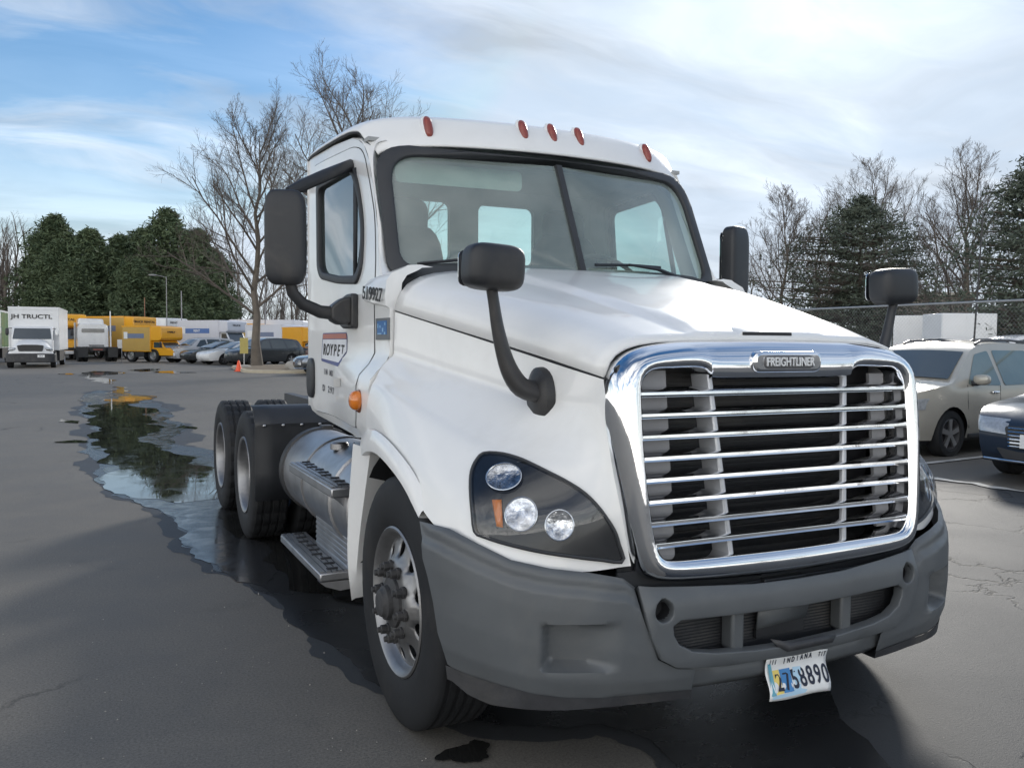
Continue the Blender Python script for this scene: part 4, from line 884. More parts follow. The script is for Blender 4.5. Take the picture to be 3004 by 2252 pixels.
SEDAN = dict(W=.92, prof=[(2.30, .24), (2.42, .38), (2.45, .54), (2.40, .68), (2.22, .78), (1.85, .86), (1.05, .965), (.55, 1.20), (.15, 1.37), (-.2, 1.43), (-.75, 1.43), (-1.25, 1.30), (-1.75, 1.08), (-2.2, 1.03), (-2.40, .95), (-2.42, .50), (-2.32, .30)], ax=(1.48, -1.38), r=.33, belt=.93, tum=.42, cowl=6, top=8,
             win=[[(.72, .95), (.10, 1.32), (-.25, 1.365), (-.30, .93)], [(-.38, .93), (-.33, 1.365), (-.80, 1.35), (-1.28, 1.02), (-1.25, .95)]])
def hw_of(c, x, z):
    w = c['W']; L0 = c['prof'][2][0]; w -= .26*max(0, (abs(x)-(L0-.85))/.85)**2.2*(1 if x > 0 else .6)
    if z > c['belt']: w -= (z-c['belt'])*c['tum']
    else: w += .018*math.sin(max(0, min(1, (z-.35)/(c['belt']-.35)))*math.pi)
    if z < .42: w -= (.42-z)*.25
    return w
def car(name, label, cat, loc, rz, paint, c, group=None, scale=1.0, glass=None, rails=False, plate='', front='', detail=True):
    t = thing(name, label, cat, loc, rz, group, scale); pr = c['prof']; glass = glass or CARGLASS
    P_ = [(v.x, v.y) for v in cr([(x, z, 0) for x, z in pr], 60)]
    r = c['r']; lower = []
    for cx0 in reversed(c['ax']):
        for k in range(13):
            a = math.pi-math.pi*k/12; lower.append((cx0+(r+.055)*math.cos(a), r+(r+.055)*math.sin(a) if math.sin(a) > .05 else .27))
    sil = P_+lower
    bd = M()
    for s in (-1, 1): bd.sheet(sil, (), .13, lambda x, z: (x, s*hw_of(c, x, z), z))
    n_ = 13; zx = max(z for _, z in pr); L0 = pr[2][0]
    def top(x, z, u):
        hw = hw_of(c, x, z); y = hw*u; k = 1-u*u; e = sst(L0-.5, L0-.05, abs(x))
        return (x+math.copysign(.10*k*e, x), y, z+.028*k*(1-e))
    bd.grid([[top(x, z, math.sin((-1+2*j/(n_-1))*math.pi/2)) for j in range(n_)] for x, z in P_])
    body = obj('body', bd, paint, t, smooth=32)
    obj('underside', M().box(-2.1, 2.1, -.78, .78, .22, .62), DARK, t)
    for cx0 in c['ax']: obj('wheel_well', M().box(cx0-.36, cx0+.36, -.80, .80, .25, .72), DARK, t)
    # windscreen and rear glass
    def strip(i0, i1, k0, k1, uw, off=.008):
        a0, a1 = Vector(pr[i0]), Vector(pr[i1]); rows = []
        for i in range(7):
            f_ = k0+(k1-k0)*i/6; x = lerp_tab([(0, pr[i0][0]), (.5, pr[(i0+i1)//2][0]), (1, pr[i1][0])], f_); z = lerp_tab([(0, pr[i0][1]), (.5, pr[(i0+i1)//2][1]), (1, pr[i1][1])], f_)
            rows.append([Vector(top(x, z, uw*(-1+2*j/8)))+Vector((off*1.2*(1 if x > 0 else -1), 0, off*1.4)) for j in range(9)])
        return M().grid(rows)
    obj('windscreen', strip(c['cowl'], c['top'], .10, 1.02, .90), CARGLASS, t, smooth=70)
    for s in (-1, 1):
        for w_ in c['win']: obj('side_window', M().sheet(roundpoly(w_, .05, 3), (), .2, lambda x, z: (x, s*(hw_of(c, x, z)+.006), z)), glass, t, smooth=60)
    wheel_set(t, c['ax'], c['W'], r, .22)
    if not detail: return t
    for s in (-1, 1):
        hy = lambda x, z, d=.006: (x, s*(hw_of(c, x, z)+d), z)
        xd = c['win'][0][2][0]-.04
        for pth in ([(xd, c['belt']), (xd+.01, .7), (xd+.04, .36)], [(c['win'][0][0][0]+.02, c['belt']+.02), (c['win'][0][0][0]+.03, .8), (c['win'][0][0][0]-.02, .42)]):
            obj('door_seam', M().tube([hy(x, z, .0015) for x, z in pth], .005, 4), BLACKP, t)
        obj('door_handle', M().sup(hy(xd+.16, c['belt']-.10, .02), .095, .022, .022, 3, 8), CHROME, t)
        obj('wing_mirror', M().sup((c['win'][0][0][0]-.15, s*(c['W']+.11), c['belt']+.10), .075, .12, .075, 3, 10), paint, t, smooth=70)
        obj('mirror_foot', M().sup((c['win'][0][0][0]-.14, s*(c['W']-.0), c['belt']+.045), .06, .08, .04, 3, 8), BLACKP, t)
        obj('sill_trim', M().box(c['ax'][1]+.45, c['ax'][0]-.45, *sorted((s*(c['W']-.06), s*(c['W']+.012))), .27, .33), BLACKP, t, bevel=.01)
        # headlamp wrapping the corner
        hl_ = []; zx_ = [(z, x) for x, z in pr[:6]]; z0_ = pr[3][1]
        for zz in (z0_-.11, z0_-.03, z0_+.05):
            row = []; xf = lerp_tab(zx_, zz)
            for u in (.46, .60, .74, .86, .95): row.append(Vector(top(xf+.0, zz+.03*(u-.46), s*u))+Vector((.022, 0, .006)))
            for dx in (.02, .12, .24, .36): row.append(Vector(hy(xf-dx, zz+.03+.05*dx, .012)))
            hl_.append(row)
        obj('headlight', M().grid(hl_), mat('car headlight', (.42, .44, .46), .12, .3, .6, .3, 20), t, smooth=60)
        if rails: obj('roof_rail', M().tube([(.35, s*.60, 1.655), (.2, s*.60, 1.70), (-.6, s*.61, 1.715), (-1.5, s*.59, 1.67), (-1.65, s*.58, 1.615)], .02, 6), mat('black roof rail', (.05, .05, .055), .4), t)
    zc = pr[3][1]-.13
    gr = obj('grille', M().sheet(roundpoly([(-.47, zc+.12), (.47, zc+.12), (.38, zc-.12), (-.38, zc-.12)], .06), (), .1, lambda y, z: tuple(Vector(top(L0-.012-.10*max(0, z-zc), z, y/c['W']))+Vector((.028, 0, 0)))), BLACKP, t, smooth=60)
    for k in range(6): obj('grille_bar', M().tube([Vector(top(L0-.012-.10*max(0, .04*k-.10), zc-.10+.04*k, y/c['W']))+Vector((.034, 0, 0)) for y in [-.40+.1*j for j in range(9)]], .007, 4), CHROME, gr)
    obj('intake', M().sheet(roundpoly([(-.60, .42), (.60, .42), (.50, .30), (-.50, .30)], .04), (), .12, lambda y, z: tuple(Vector(top(L0-.06, z, y/c['W']))+Vector((.045, 0, 0)))), BLACKP, t, smooth=60)
    obj('chrome_lip', M().tube([Vector(top(L0-.06, .285, y))+Vector((.05, 0, 0)) for y in [-.92+.2*j for j in range(10)]], .012, 6), CHROME, t)
    if plate:
        pl2 = obj('licence_plate', M().box(L0+.115, L0+.125, -.155, .155, .44, .59), PLT, t)
        text('plate_lettering', plate, .10, frame((L0+.127, 0, .515), (0, 1, 0), (0, 0, 1)), NAVY, pl2, .0005, wide=.8)
    return t
SILVER = mat('champagne silver paint', (.43, .41, .36), .22, .2, .2, .04, 3)
NAVYP = mat('dark blue car paint', (.024, .036, .058), .13, 0, .0, .1, 3, spec=.2)
BLACKC = mat('black car paint', (.014, .015, .018), .2, .1, .8, .1, 3)
GREYC = mat('silver car paint', (.46, .47, .49), .32, 0, .6, .05, 3)
WHITEC = mat('white car paint', (.72, .73, .74), .28, 0, .6, .03, 3)
DGREYC = mat('charcoal car paint', (.04, .045, .05), .25, .2, .7, .1, 3)
A0 = math.pi+R(6)
car('suv', 'champagne silver SUV with roof rails parked beyond the truck front', 'suv', (9.87, 7.20, -.02), A0, SILVER, SUV, scale=.97, glass=CARGLASS2, rails=True)
car('sedan', 'dark blue sedan with chrome barred grille parked beside the silver SUV', 'sedan', (9.42, 4.12, 0), A0, NAVYP, SEDAN, plate='A58')
car('suv', 'dark SUV with roof rack parked behind the silver SUV', 'suv', (16.6, 12.3, G(12)), A0+R(4), DGREYC, SUV, rails=True, detail=True)
car('sedan', 'pale sedan half hidden behind the truck bonnet by the fence', 'sedan', (16.4, 15.6, G(15.6)), A0, GREYC, SEDAN)
# cars of the far row, nose to the aisle on the left
ROWG = 'cars parked in the far row'
for nm, lb, x, y, pt, cc in (('suv', 'silver SUV at the far left end of the parked row', 4.9, 61.5, GREYC, SUV), ('sedan', 'dark sedan next to the silver SUV in the far row', 5.6, 58.4, DGREYC, SEDAN), ('sedan', 'white sedan in the middle of the far row', 6.3, 55.5, WHITEC, SEDAN), ('suv', 'dark SUV between the white and the long black car in the far row', 7.6, 53.2, DGREYC, SUV)):
    car(nm, lb, 'suv' if cc is SUV else 'sedan', (x, y, G(y)), R(205), pt, cc, ROWG, detail=False)
car('sedan', 'long black sedan behind the tree trunk on the kerb island', 'sedan', (8.3, 54.6, G(54.6)), R(190), BLACKC, SEDAN, detail=False)
car('suv', 'dark red SUV behind the boulder on the kerb island', 'suv', (12.2, 55.5, G(55)), R(200), mat('dark red car paint', (.13, .05, .05), .3, 0, .5), SUV, detail=False)
car('sedan', 'dark sedan poking out behind the cab beside the kerb island', 'sedan', (8.75, 38.4, G(38)), R(196), DGREYC, SEDAN, detail=True)

# ---- trucks in the far lot; local front is -y
YEL = mat('rental yellow paint', (.78, .37, .012), .35, 0, .4, .05, 2); YEL_SHADE = mat('shaded yellow truck side', (.50, .32, .08), .5, 0, 0, .08, 1.2)  # second yellow is for truck sides, with their shade put into the colour
WBOX = mat('white truck box', (.76, .77, .78), .4, 0, .2, .03, 2, dirt=((.5, .48, .44), .25)); BGLASS = mat('truck windscreen dark', (.035, .05, .065), .08, 0, .4, .2, 1, spec=.7)
BLUEP = mat('decal blue', (.08, .17, .42), .4); BLUEG = mat('decal slate blue', (.16, .20, .30), .4); GREENP = mat('green truck paint', (.02, .16, .09), .4, 0, .3)
def box_truck(label, loc, rz, L, W_, H, z0, boxm, sidem=None, cabm=None, kind='conv', front='', side='', sidecol=None, scale=1.0, tcol=None, cabh=1.0):
    t = thing('box_truck', label, 'truck', loc, rz, 'box trucks in the far lot', scale); cabm = cabm or boxm; sidem = sidem or boxm
    bx = obj('cargo_box', M().box(-W_/2, W_/2, 0, L, z0, H), boxm, t, bevel=.05)
    for s in (-1, 1):
        sd = obj('side_panel', M().box(*sorted((s*W_/2, s*(W_/2+.006))), .06, L-.06, z0+.08, H-.10), sidem, bx)
        for k in range(int(L/1.2)+1): obj('panel_rib', M().box(*sorted((s*W_/2, s*(W_/2+.012))), .05+k*1.2, .08+k*1.2, z0+.02, H-.02), sidem, bx)
        if sidecol:
            obj('side_decal', M().box(*sorted((s*(W_/2+.006), s*(W_/2+.014))), L*.22, L*.80, z0+(H-z0)*.52, z0+(H-z0)*.70), sidecol, bx)
            obj('side_decal', M().box(*sorted((s*(W_/2+.006), s*(W_/2+.016))), L*.80, L*.93, z0+(H-z0)*.50, z0+(H-z0)*.76), PLT, bx)
            if side: text('lettering', side, (H-z0)*.13, frame((s*(W_/2+.017), L*.52, z0+(H-z0)*.61), (0, s, 0), (0, 0, 1)), PLT, bx, .002)
        obj('roof_trim', M().box(*sorted((s*(W_/2-.02), s*(W_/2+.02))), -.01, L+.01, H-.07, H+.012), WBOX if boxm is WBOX else boxm, bx)
    for x_ in (-W_/2, W_/2-.07): obj('corner_post', M().box(x_, x_+.07, -.025, .01, z0, H), boxm, bx)
    obj('cap_strip', M().box(-W_/2, W_/2, -.03, .01, H-.14, H+.01), boxm, bx)
    if front: text('lettering', front, (H-z0)*(.135 if kind == 'conv' else .10), frame((-.1, -.022 if kind == 'conv' else -.96, H-.55 if kind == 'conv' else H-.42), (1, 0, 0), (0, 0, 1)), tcol or BLACKL, bx, .004, wide=1.25)
    for s in (-1, 1):
        for y in ((-1.15 if kind == 'conv' else -.15), L*.72):
            wh = obj('wheel', M().lathe([(.0, .02), (.27, .04), (.29, .12), (.40, .14), (.45, .11), (.45, -.14), (.2, -.15)], (s*(W_/2-.20), y, .45), 'X', 24, s), RUBBER, t, smooth=35)
            obj('rim', M().lathe([(0, .12), (.10, .12), (.14, .06), (.24, .05), (.28, .13)], (s*(W_/2-.20), y, .45), 'X', 20, s), STEELG, wh, smooth=35)
        obj('under_box', M().box(*sorted((s*.5, s*(W_/2-.03))), .6, L*.55, .35, z0), DARK, t)
    obj('chassis', M().box(-.5, .5, -1.2, L, .45, z0), DARK, t)
    if kind == 'conv':
        cy = -.95
        obj('cab', M().prism(roundpoly([(0, .8), (0, 2.28), (-.55, 2.30), (-.72, 2.2), (-1.02, 1.58), (-1.02, .8)], [0, .1, .1, .1, .05, 0], 4), -1.02, 1.02, lambda u, v, d: (d, u, v)), cabm, t, bevel=.06, seg=3)
        obj('windscreen', M().grid([[(x*(1.0-.08*k), -1.035+.31*k-.02*(1-x*x)+.006, 1.60+.60*k) for x in (-.97, -.6, 0, .6, .97)] for k in (0, .5, 1)]), BGLASS, t, smooth=60)
        hd_ = M().grid([[(w_*a, -1.0-.75*f_-.10*(1-a*a), zb+(zt-zb)*(1-abs(a)**5)) for a in [-1+2*j/16 for j in range(17)]] for f_, w_, zb, zt in ((0, 1.02, .85, 1.58), (.5, 1.05, .82, 1.46), (.85, 1.10, .80, 1.33), (1, 1.12, .80, 1.24), (1.06, 1.10, .80, 1.05), (1.08, 1.08, .78, .80))])
        obj('hood', hd_, cabm, t, smooth=50)
        obj('grille', M().prism(roundpoly([(-.66, 1.24), (-.36, 1.28), (.36, 1.28), (.66, 1.24), (.58, .92), (-.58, .92)], .05), -1.93, -1.88, lambda u, v, d: (u, d, v)), BLACKP, t)
        obj('bumper', M().prism(roundpoly([(-1.26, -1.35), (-1.22, -1.85), (-.9, -2.0), (.9, -2.0), (1.22, -1.85), (1.26, -1.35)], .15), .30, .79, lambda u, v, d: (u, v, d)), LIP, t, bevel=.04)
        pl3 = obj('licence_plate', M().box(.35, .70, -2.02, -2.004, .58, .72), PLT, t); text('plate_lettering', 'IN 4', .09, frame((.52, -2.023, .65), (1, 0, 0), (0, 0, 1)), NAVY, pl3, .001)
        text('hood_lettering', 'evs', .16, frame((.87, -1.905, 1.01), (1, 0, 0), (0, 0, 1)), BLACKL, t, .002)
        for s in (-1, 1):
            obj('headlight', M().sup((s*.90, -1.80, 1.03), .20, .10, .085, 2.6, 8, Matrix.Rotation(R(12*s), 3, 'Y')), mat('car headlight', (.42, .44, .46), .12, .3, .6, .3, 20), t, smooth=60)
            mr = obj('door_mirror', M().sup((s*1.24, -.85, 2.0), .09, .06, .20, 4, 8), BLACKP if s < 0 else PLT, t)
            obj('mirror_arm', M().tube([(s*1.22, -.85, 2.18), (s*1.0, -.75, 2.2)], .02, 5), BLACKP, mr)
            obj('side_window', M().prism([(-.80, 1.55), (-.12, 1.55), (-.12, 2.12), (-.58, 2.12)], 1.022, 1.03, lambda u, v, d: (s*d, u, v)), BGLASS, t)
    else:
        obj('attic', M().prism(roundpoly([(0, H-.0), (-.93, H-.06), (-.95, H-.85), (-.75, H-1.0), (0, H-1.0)], [0, .12, .1, .1, 0], 4), -W_/2+.01, W_/2-.01, lambda u, v, d: (d, u, v)), boxm, t, bevel=.04)
        zt = H-1.0; zc = zt*.58+.12
        obj('cab', M().prism(roundpoly([(0, .55), (0, zt), (-.62, zt), (-1.05, zc), (-1.75, zc-.16), (-1.85, .78), (-1.80, .45), (0, .45)], [0, 0, .1, .1, .1, .1, .1, 0], 4), -W_/2+.16, W_/2-.16, lambda u, v, d: (d, u, v)), cabm, t, bevel=.06, seg=3)
        obj('windscreen', M().grid([[(x*(W_/2-.28)*(1-.05*k), -1.075+.43*k, zc+.02+(zt-zc-.06)*k) for x in (-1, 0, 1)] for k in (0, .5, 1)]), BGLASS, t)
        obj('bumper', M().box(-W_/2+.12, W_/2-.12, -1.95, -1.80, .42, .66), WHITEC if cabm is YEL else LIP, t, bevel=.04)
        obj('grille', M().box(-.55, .55, -1.872, -1.84, .70, .90), BLACKP, t)
        for s in (-1, 1):
            obj('headlight', M().box(*sorted((s*.60, s*.85)), -1.868, -1.83, .72, .90), PLT, t)
            obj('door_mirror', M().sup((s*(W_/2+.08), -.95, zc+.25), .09, .06, .17, 4, 8), BLACKP, t)
            obj('side_window', M().prism([(-.92, zc+.02), (-.15, zc+.02), (-.15, zt-.10), (-.66, zt-.10)], W_/2-.162, W_/2-.15, lambda u, v, d: (s*d, u, v)), BGLASS, t)
    return t
box_truck('white box truck with hooded cab and black front lettering facing us', (-4.85, 52.0, G(52)), R(-3), 6.5, 2.55, 3.42, .95, WBOX, front='JH TRUCTL', kind='conv', tcol=BLACKL, scale=.95)
box_truck('green truck cut off at the left edge beside the white box truck', (-8.05, 58.0, G(58)), R(-3), 6, 2.4, 3.2, .95, WBOX, sidem=GREENP, cabm=GREENP, kind='conv')
box_truck('yellow box truck half hidden right of the white hooded truck', (-3.6, 70.5, G(70)), R(10), 6, 2.4, 3.35, .95, YEL, sidem=YEL_SHADE, kind='van', front='RENTAL')
box_truck('white box truck standing behind the white day cab tractor', (-1.9, 76.5, G(76)), R(4), 6, 2.5, 3.3, .95, WBOX, kind='van')
box_truck('tall yellow box truck with shaded ochre side left of the smaller one', (1.25, 72.5, G(72)), R(40), 4.2, 2.3, 3.30, .9, YEL, sidem=YEL_SHADE, kind='van', front='TRUCK RENTAL', sidecol=BLUEG)
box_truck('small low yellow box truck in front of the tall yellow one', (2.3, 61.8, G(61)), R(42), 2.5, 2.0, 2.45, .7, YEL, sidem=YEL_SHADE, kind='van', front='FAMILY', sidecol=BLUEG)
box_truck('white box truck with black lettering behind the small yellow truck', (4.6, 83.0, G(83)), R(30), 4.5, 2.3, 3.45, .95, WBOX, kind='van', front='RENTAL')
box_truck('yellow truck seen through the gap left of the blue striped truck', (6.7, 90, G(90)), R(20), 4, 2.0, 2.9, .9, YEL, kind='van', front='VAN')
box_truck('white box truck with blue side stripe behind the parked cars', (8.5, 74.5, G(74)), R(38), 4.7, 2.3, 3.15, .9, mat('pale grey truck box', (.58, .60, .66), .45, 0, 0, .04, 2), cabm=WBOX, kind='van', front='TRUCK', sidecol=BLUEP, side='RENT')
box_truck('yellow truck behind the island tree trunk', (12.0, 80, G(80)), R(35), 4.5, 2.2, 3.0, .9, YEL, sidem=YEL_SHADE, kind='van', front='HAUL')
box_truck('white box truck with slate stripe right of the island tree', (12.4, 68, G(68)), R(35), 4.0, 2.2, 2.75, .8, mat('pale grey truck box', (.6, .6, .6)), cabm=WBOX, kind='van', sidecol=BLUEG)
box_truck('white truck with raised roof pods farthest right in the far lot', (15.4, 80, G(80)), R(60), 6.0, 2.3, 3.4, .95, mat('pale grey truck box', (.6, .6, .6)), cabm=WBOX, kind='van', sidecol=BLUEG)
box_truck('yellow truck partly covered by the cab edge', (11.75, 58.0, G(58)), R(15), 3.0, 1.7, 2.45, .9, YEL, kind='van', front='YES')
# white day cab seen from behind
t = thing('semi_truck', 'white day cab tractor seen from behind with bare chassis', 'truck', (-1.62, 64.0, G(64)), R(4))
cb = obj('cab', M().prism(roundpoly([(-1.0, .95), (1.0, .95), (1.0, 2.35), (.86, 2.62), (-.86, 2.62), (-1.0, 2.35)], [.05, .05, .1, .15, .15, .1], 4), 3.4, 5.0, lambda u, v, d: (u, d, v)), WHITEC, t, bevel=.05, seg=3)
obj('rear_window', M().prism(roundpoly([(-.74, 2.0), (.74, 2.0), (.74, 2.28), (-.74, 2.28)], .06), 3.38, 3.41, lambda u, v, d: (u, d, v)), BGLASS, cb)
obj('roof_fairing', M().prism(roundpoly([(-.95, 2.55), (.75, 2.55), (.7, 2.98), (-.9, 3.02)], .12), 3.7, 5.6, lambda u, v, d: (u, d, v)), WHITEC, t, bevel=.08)
obj('exhaust_stack', M().tube([(-1.15, 3.5, .9), (-1.15, 3.5, 2.7)], .07, 8), STEELG, t)
for s in (-1, 1):
    obj('frame_rail', M().box(*sorted((s*.36, s*.46)), -.4, 5.2, .75, 1.0), FRAMEM, t)
    obj('mud_flap', M().box(*sorted((s*.62, s*1.22)), -.55, -.53, .30, 1.0), BLACKP, t)
    obj('door_mirror', M().sup((s*1.28, 4.9, 2.0), .10, .08, .24, 4, 8), BLACKP, t)
    for y in (.1, 1.4, 4.9):
        for x in ((1.07, .74) if y < 4 else (1.05,)): obj('wheel', M().lathe([(0, .0), (.28, .02), (.30, .13), (.46, .14), (.50, .10), (.50, -.10), (.46, -.14), (.2, -.14)], (s*x, y, .5), 'X', 24, s), RUBBER, t, smooth=35)
obj('cross_member', M().box(-.4, .4, -.45, -.35, .72, 1.02), FRAMEM, t); obj('fifth_wheel', M().box(-.45, .45, .3, 1.2, 1.05, 1.13), FRAMEM, t); obj('tail_lamp', M().box(-.30, .30, -.46, -.452, .78, .86), REDL, t)
# white trailers behind the fence on the right
def trailer(label, loc, rz, L, W_, H, z0):
    t = thing('box_trailer', label, 'trailer', loc, rz, 'white trailers behind the fence')
    bx = obj('cargo_box', M().box(0, L, -W_/2, W_/2, z0, H), WBOX, t, bevel=.04)
    for k in range(int(L/.9)+1):
        for s in (-1, 1): obj('panel_rib', M().box(.02+k*.9, .05+k*.9, *sorted((s*W_/2, s*(W_/2+.012))), z0, H-.03), WBOX, bx)
    for x in (L*.75, L*.87):
        for s in (-1, 1): obj('wheel', M().lathe([(0, .05), (.28, .06), (.30, .12), (.48, .12), (.5, -.12), (.2, -.12)], (x, s*(W_/2-.2), .5), 'Y', 20, s), RUBBER, t)
    obj('landing_leg', M().box(.9, 1.05, -.6, .6, .0, z0), DARK, t); obj('chassis', M().box(.5, L-.3, -.5, .5, z0-.25, z0), DARK, t); return t
trailer('narrow white trailer left of the wider one behind the fence', (29.3, 23.7, G(24)), R(39), 4, 1.75, 2.80, .75)
trailer('wide white trailer side on between the fence posts', (27.1, 21.2, G(21)), R(-26), 2.1, 1.6, 2.76, .75)
car('suv', 'white SUV beyond the fence at the right edge', 'suv', (27.0, 17.6, G(17)), R(160), WHITEC, SUV, scale=1.15, detail=False)
# ---- trees
BARK = mat('grey brown bark', (.15, .128, .105), .9, 0, 0, .3, 3, .5, 40); TWIG = mat('bare twigs', (.125, .105, .090), .9, 0, 0, .25, 1.5)
def foliage(name, c0, c1):
    m = bpy.data.materials.new(name); m.use_nodes = True; t_ = m.node_tree; p = t_.nodes['Principled BSDF']; q = NB(t_)
    oc = q.n('ShaderNodeTexCoord').outputs['Object']
    f = q.ramp(q.noise(oc, 1.3, 5, .7), ((.32, 0.0), (.68, 1.0))); t_.links.new(q.mix(f, c0, c1), p.inputs['Base Color'])
    p.inputs['Roughness'].default_value = .7; p.inputs['Specular IOR Level'].default_value = .25; return m
EVG = foliage('evergreen needles', (.055, .085, .048), (.13, .165, .085)); PINE = foliage('dark pine needles', (.06, .078, .062), (.13, .15, .11))
def branches(seed, H, spread, first, n1, lv, up=.35, lean=0.0, rtrunk=None, wig=.12, thin=1.0):
    """bare tree as (trunk mesh, crown mesh)"""
    r_ = random.Random(seed); tk, cr_ = M(), M(); rt_ = rtrunk or H*.017
    n_ = 9; path = [Vector((0, 0, 0))]
    for i in range(1, n_+1): path.append(Vector((lean*H*(i/n_)**2+r_.uniform(-1, 1)*H*.008*i**.5, r_.uniform(-1, 1)*H*.008*i**.5, H*.92*i/n_)))
    rad = [rt_*(1.35 if i == 0 else 1)*(1-.93*(i/n_)**.9) for i in range(n_+1)]
    tk.tube(path, rad, 9)
    def grow(p, d, L, rad_, lev, m_):
        ns = 5 if lev < 2 else 4 if lev < 3 else 3
        pts = [p]; dd = d.copy()
        for i in range(ns):
            dd = (dd+Vector((r_.gauss(0, wig), r_.gauss(0, wig), r_.gauss(0, wig)+up*.10))).normalized(); pts.append(pts[-1]+dd*L/ns)
        e = .32 if lev < lv else .55
        m_.tube(pts, [max(.0045, rad_*(1-(1-e)*i/ns)) for i in range(ns+1)], 6 if lev < 2 else 4 if lev == 2 else 3, caps=False)
        if lev >= lv: return
        k = r_.randint(8, 10) if lev == 1 else r_.randint(6, 8) if lev == 2 else r_.randint(5, 7)
        k = max(2, int(k*thin))
        for j in range(k):
            f = .18+.80*(j+r_.random()*.7)/k; i = min(int(f*ns), ns-1); b_ = pts[i].lerp(pts[i+1], f*ns-i); ax = (pts[i+1]-pts[i]).normalized()
            o_ = ax.orthogonal().normalized(); o_ = Matrix.Rotation(r_.uniform(0, 6.283), 3, ax) @ o_
            nd = (ax*r_.uniform(.65, 1.0)+o_*r_.uniform(.5, .95)+Vector((0, 0, up*.5))).normalized()
            grow(b_, nd, L*r_.uniform(.34, .58)*(1.15-f*.45), max(.005, rad_*r_.uniform(.34, .52)*(1.1-.5*f)), lev+1, m_)
    for j in range(n1):
        f = first+(1-first)*(j+.5)/n1*.93; i = min(int(f*n_), n_-1); b_ = path[i].lerp(path[i+1], f*n_-i)
        a = j*2.4+r_.uniform(-.5, .5); el = .45+.75*f*up/.35*.8; d = Vector((math.cos(a), math.sin(a), math.tan(min(1.2, el)))).normalized()
        L = spread*H*(1.12-.72*max(0, (f-first)/(1-first)))*r_.uniform(.8, 1.15); grow(b_, d, L, rt_*(.36-.22*f), 1, cr_)
    return tk, cr_
def bare_tree(label, loc, seed, H, spread=.42, first=.22, n1=13, lv=4, up=.35, rz=0, group=None, lean=0, rt_=None, name='bare_tree'):
    tk, c_ = branches(seed, H, spread, first, n1, lv, up, lean, rt_)
    t_ = thing(name, label, 'tree', loc, rz, group); obj('trunk', tk, BARK, t_, smooth=60); obj('crown', c_, TWIG, t_, smooth=0); return t_
def clump(m_, p, r_, sz, n_, rnd_, droop=.2):
    for _ in range(n_):
        c = Vector(p)+Vector((rnd_.gauss(0, r_), rnd_.gauss(0, r_), rnd_.gauss(0, r_*.7)))
        d = Vector((rnd_.gauss(0, 1), rnd_.gauss(0, 1), rnd_.gauss(0, .6)-droop)).normalized(); o_ = d.orthogonal().normalized(); o_ = Matrix.Rotation(rnd_.uniform(0, 6.28), 3, d) @ o_
        L = sz*rnd_.uniform(.6, 1.3); w = L*rnd_.uniform(.09, .17)
        m_.add([c-o_*w*.4, c+o_*w*.4, c+d*L*.6+o_*w, c+d*L, c+d*L*.6-o_*w], [(0, 1, 2, 3, 4)])
def evergreen(label, loc, seed, H, Rad, mat_, group, n_=900, shape='cedar', rz=0):
    r_ = random.Random(seed); cm = M(); tk = M().tube([(0, 0, 0), (.05, 0, H*.5), (0, .05, H*.96)], [H*.018, H*.011, .03], 7)
    for i in range(n_):
        f = r_.random()**.85; z = H*(.05+.93*f)
        if shape == 'cedar': prof = (1-f)**.52*(.84+.16*math.sin(f*19+seed))*1.06; 
        else: prof = math.sin(math.pi*min(1, .16+.86*f))**.75
        a = r_.uniform(0, 6.283); lob = 1+.28*math.sin(3*a+seed+f*7)+.20*math.sin(7*a+f*21+seed*2)
        rr_ = Rad*prof*lob*math.sqrt(r_.uniform(.12, 1.0))
        if shape == 'pine': z = round(z/(H*.075))*H*.075+r_.gauss(0, H*.012)+.10*rr_
        clump(cm, (rr_*math.cos(a), rr_*math.sin(a), z-.10*rr_*(shape == 'cedar')), .24 if shape == 'cedar' else .22, .46 if shape == 'cedar' else .24, 11 if shape == 'cedar' else 13, r_, .1 if shape == 'cedar' else -.15)
        if shape == 'pine' and i % 6 == 0: tk.tube([(0, 0, z-.3), (rr_*.6*math.cos(a), rr_*.6*math.sin(a), z-.1), (rr_*math.cos(a), rr_*math.sin(a), z)], [.06, .04, .02], 4)
    t_ = thing('evergreen_tree', label, 'tree', loc, rz, group); obj('trunk', tk, BARK, t_, smooth=60); obj('crown', cm, mat_, t_, smooth=0); return t_
isl = 'large bare tree growing on the kerb island behind the trucks mirror'
bare_tree('tall bare tree on the kerb island left of the cab', (5.95, 46.2, G(46)+.1), 21, 13.3, .47, .17, 22, 4, .42, 1.0, rt_=.26)
bare_tree('broad bare tree rising behind the truck cab roof', (9.6, 40.0, G(40)), 34, 13.7, .50, .2, 22, 4, .40, 2.1, rt_=.27)
GB = 'bare trees beyond the right fence'
bare_tree('rounded bare tree nearest the cab on the right', (33.5, 36.1, G(36)), 5, 10.3, .42, .10, 18, 4, .5, 0, GB, rt_=.16)
bare_tree('bare tree rising behind the dark pine on the right', (43, 38, G(38)), 6, 12.5, .50, .16, 18, 4, .5, .5, GB)
bare_tree('wide bare tree with forked limbs right of the dark pine', (36, 26.4, G(26)), 8, 9.7, .60, .10, 20, 4, .5, .9, GB, rt_=.24)
bare_tree('bare tree between the rounded one and the dark pine', (40, 40, G(40)), 9, 10.5, .46, .2, 14, 3, .5, 0, GB)
pe = evergreen('broad dark pine behind the bonnet mirror on the right', (37, 33.8, G(27)), 3, 9.7, 4.8, PINE, None, 1900, 'pine')
evergreen('dark pine cut off at the right edge behind the SUV', (31.2, 19.9, G(20)), 4, 9.0, 2.7, PINE, None, 1300, 'pine')
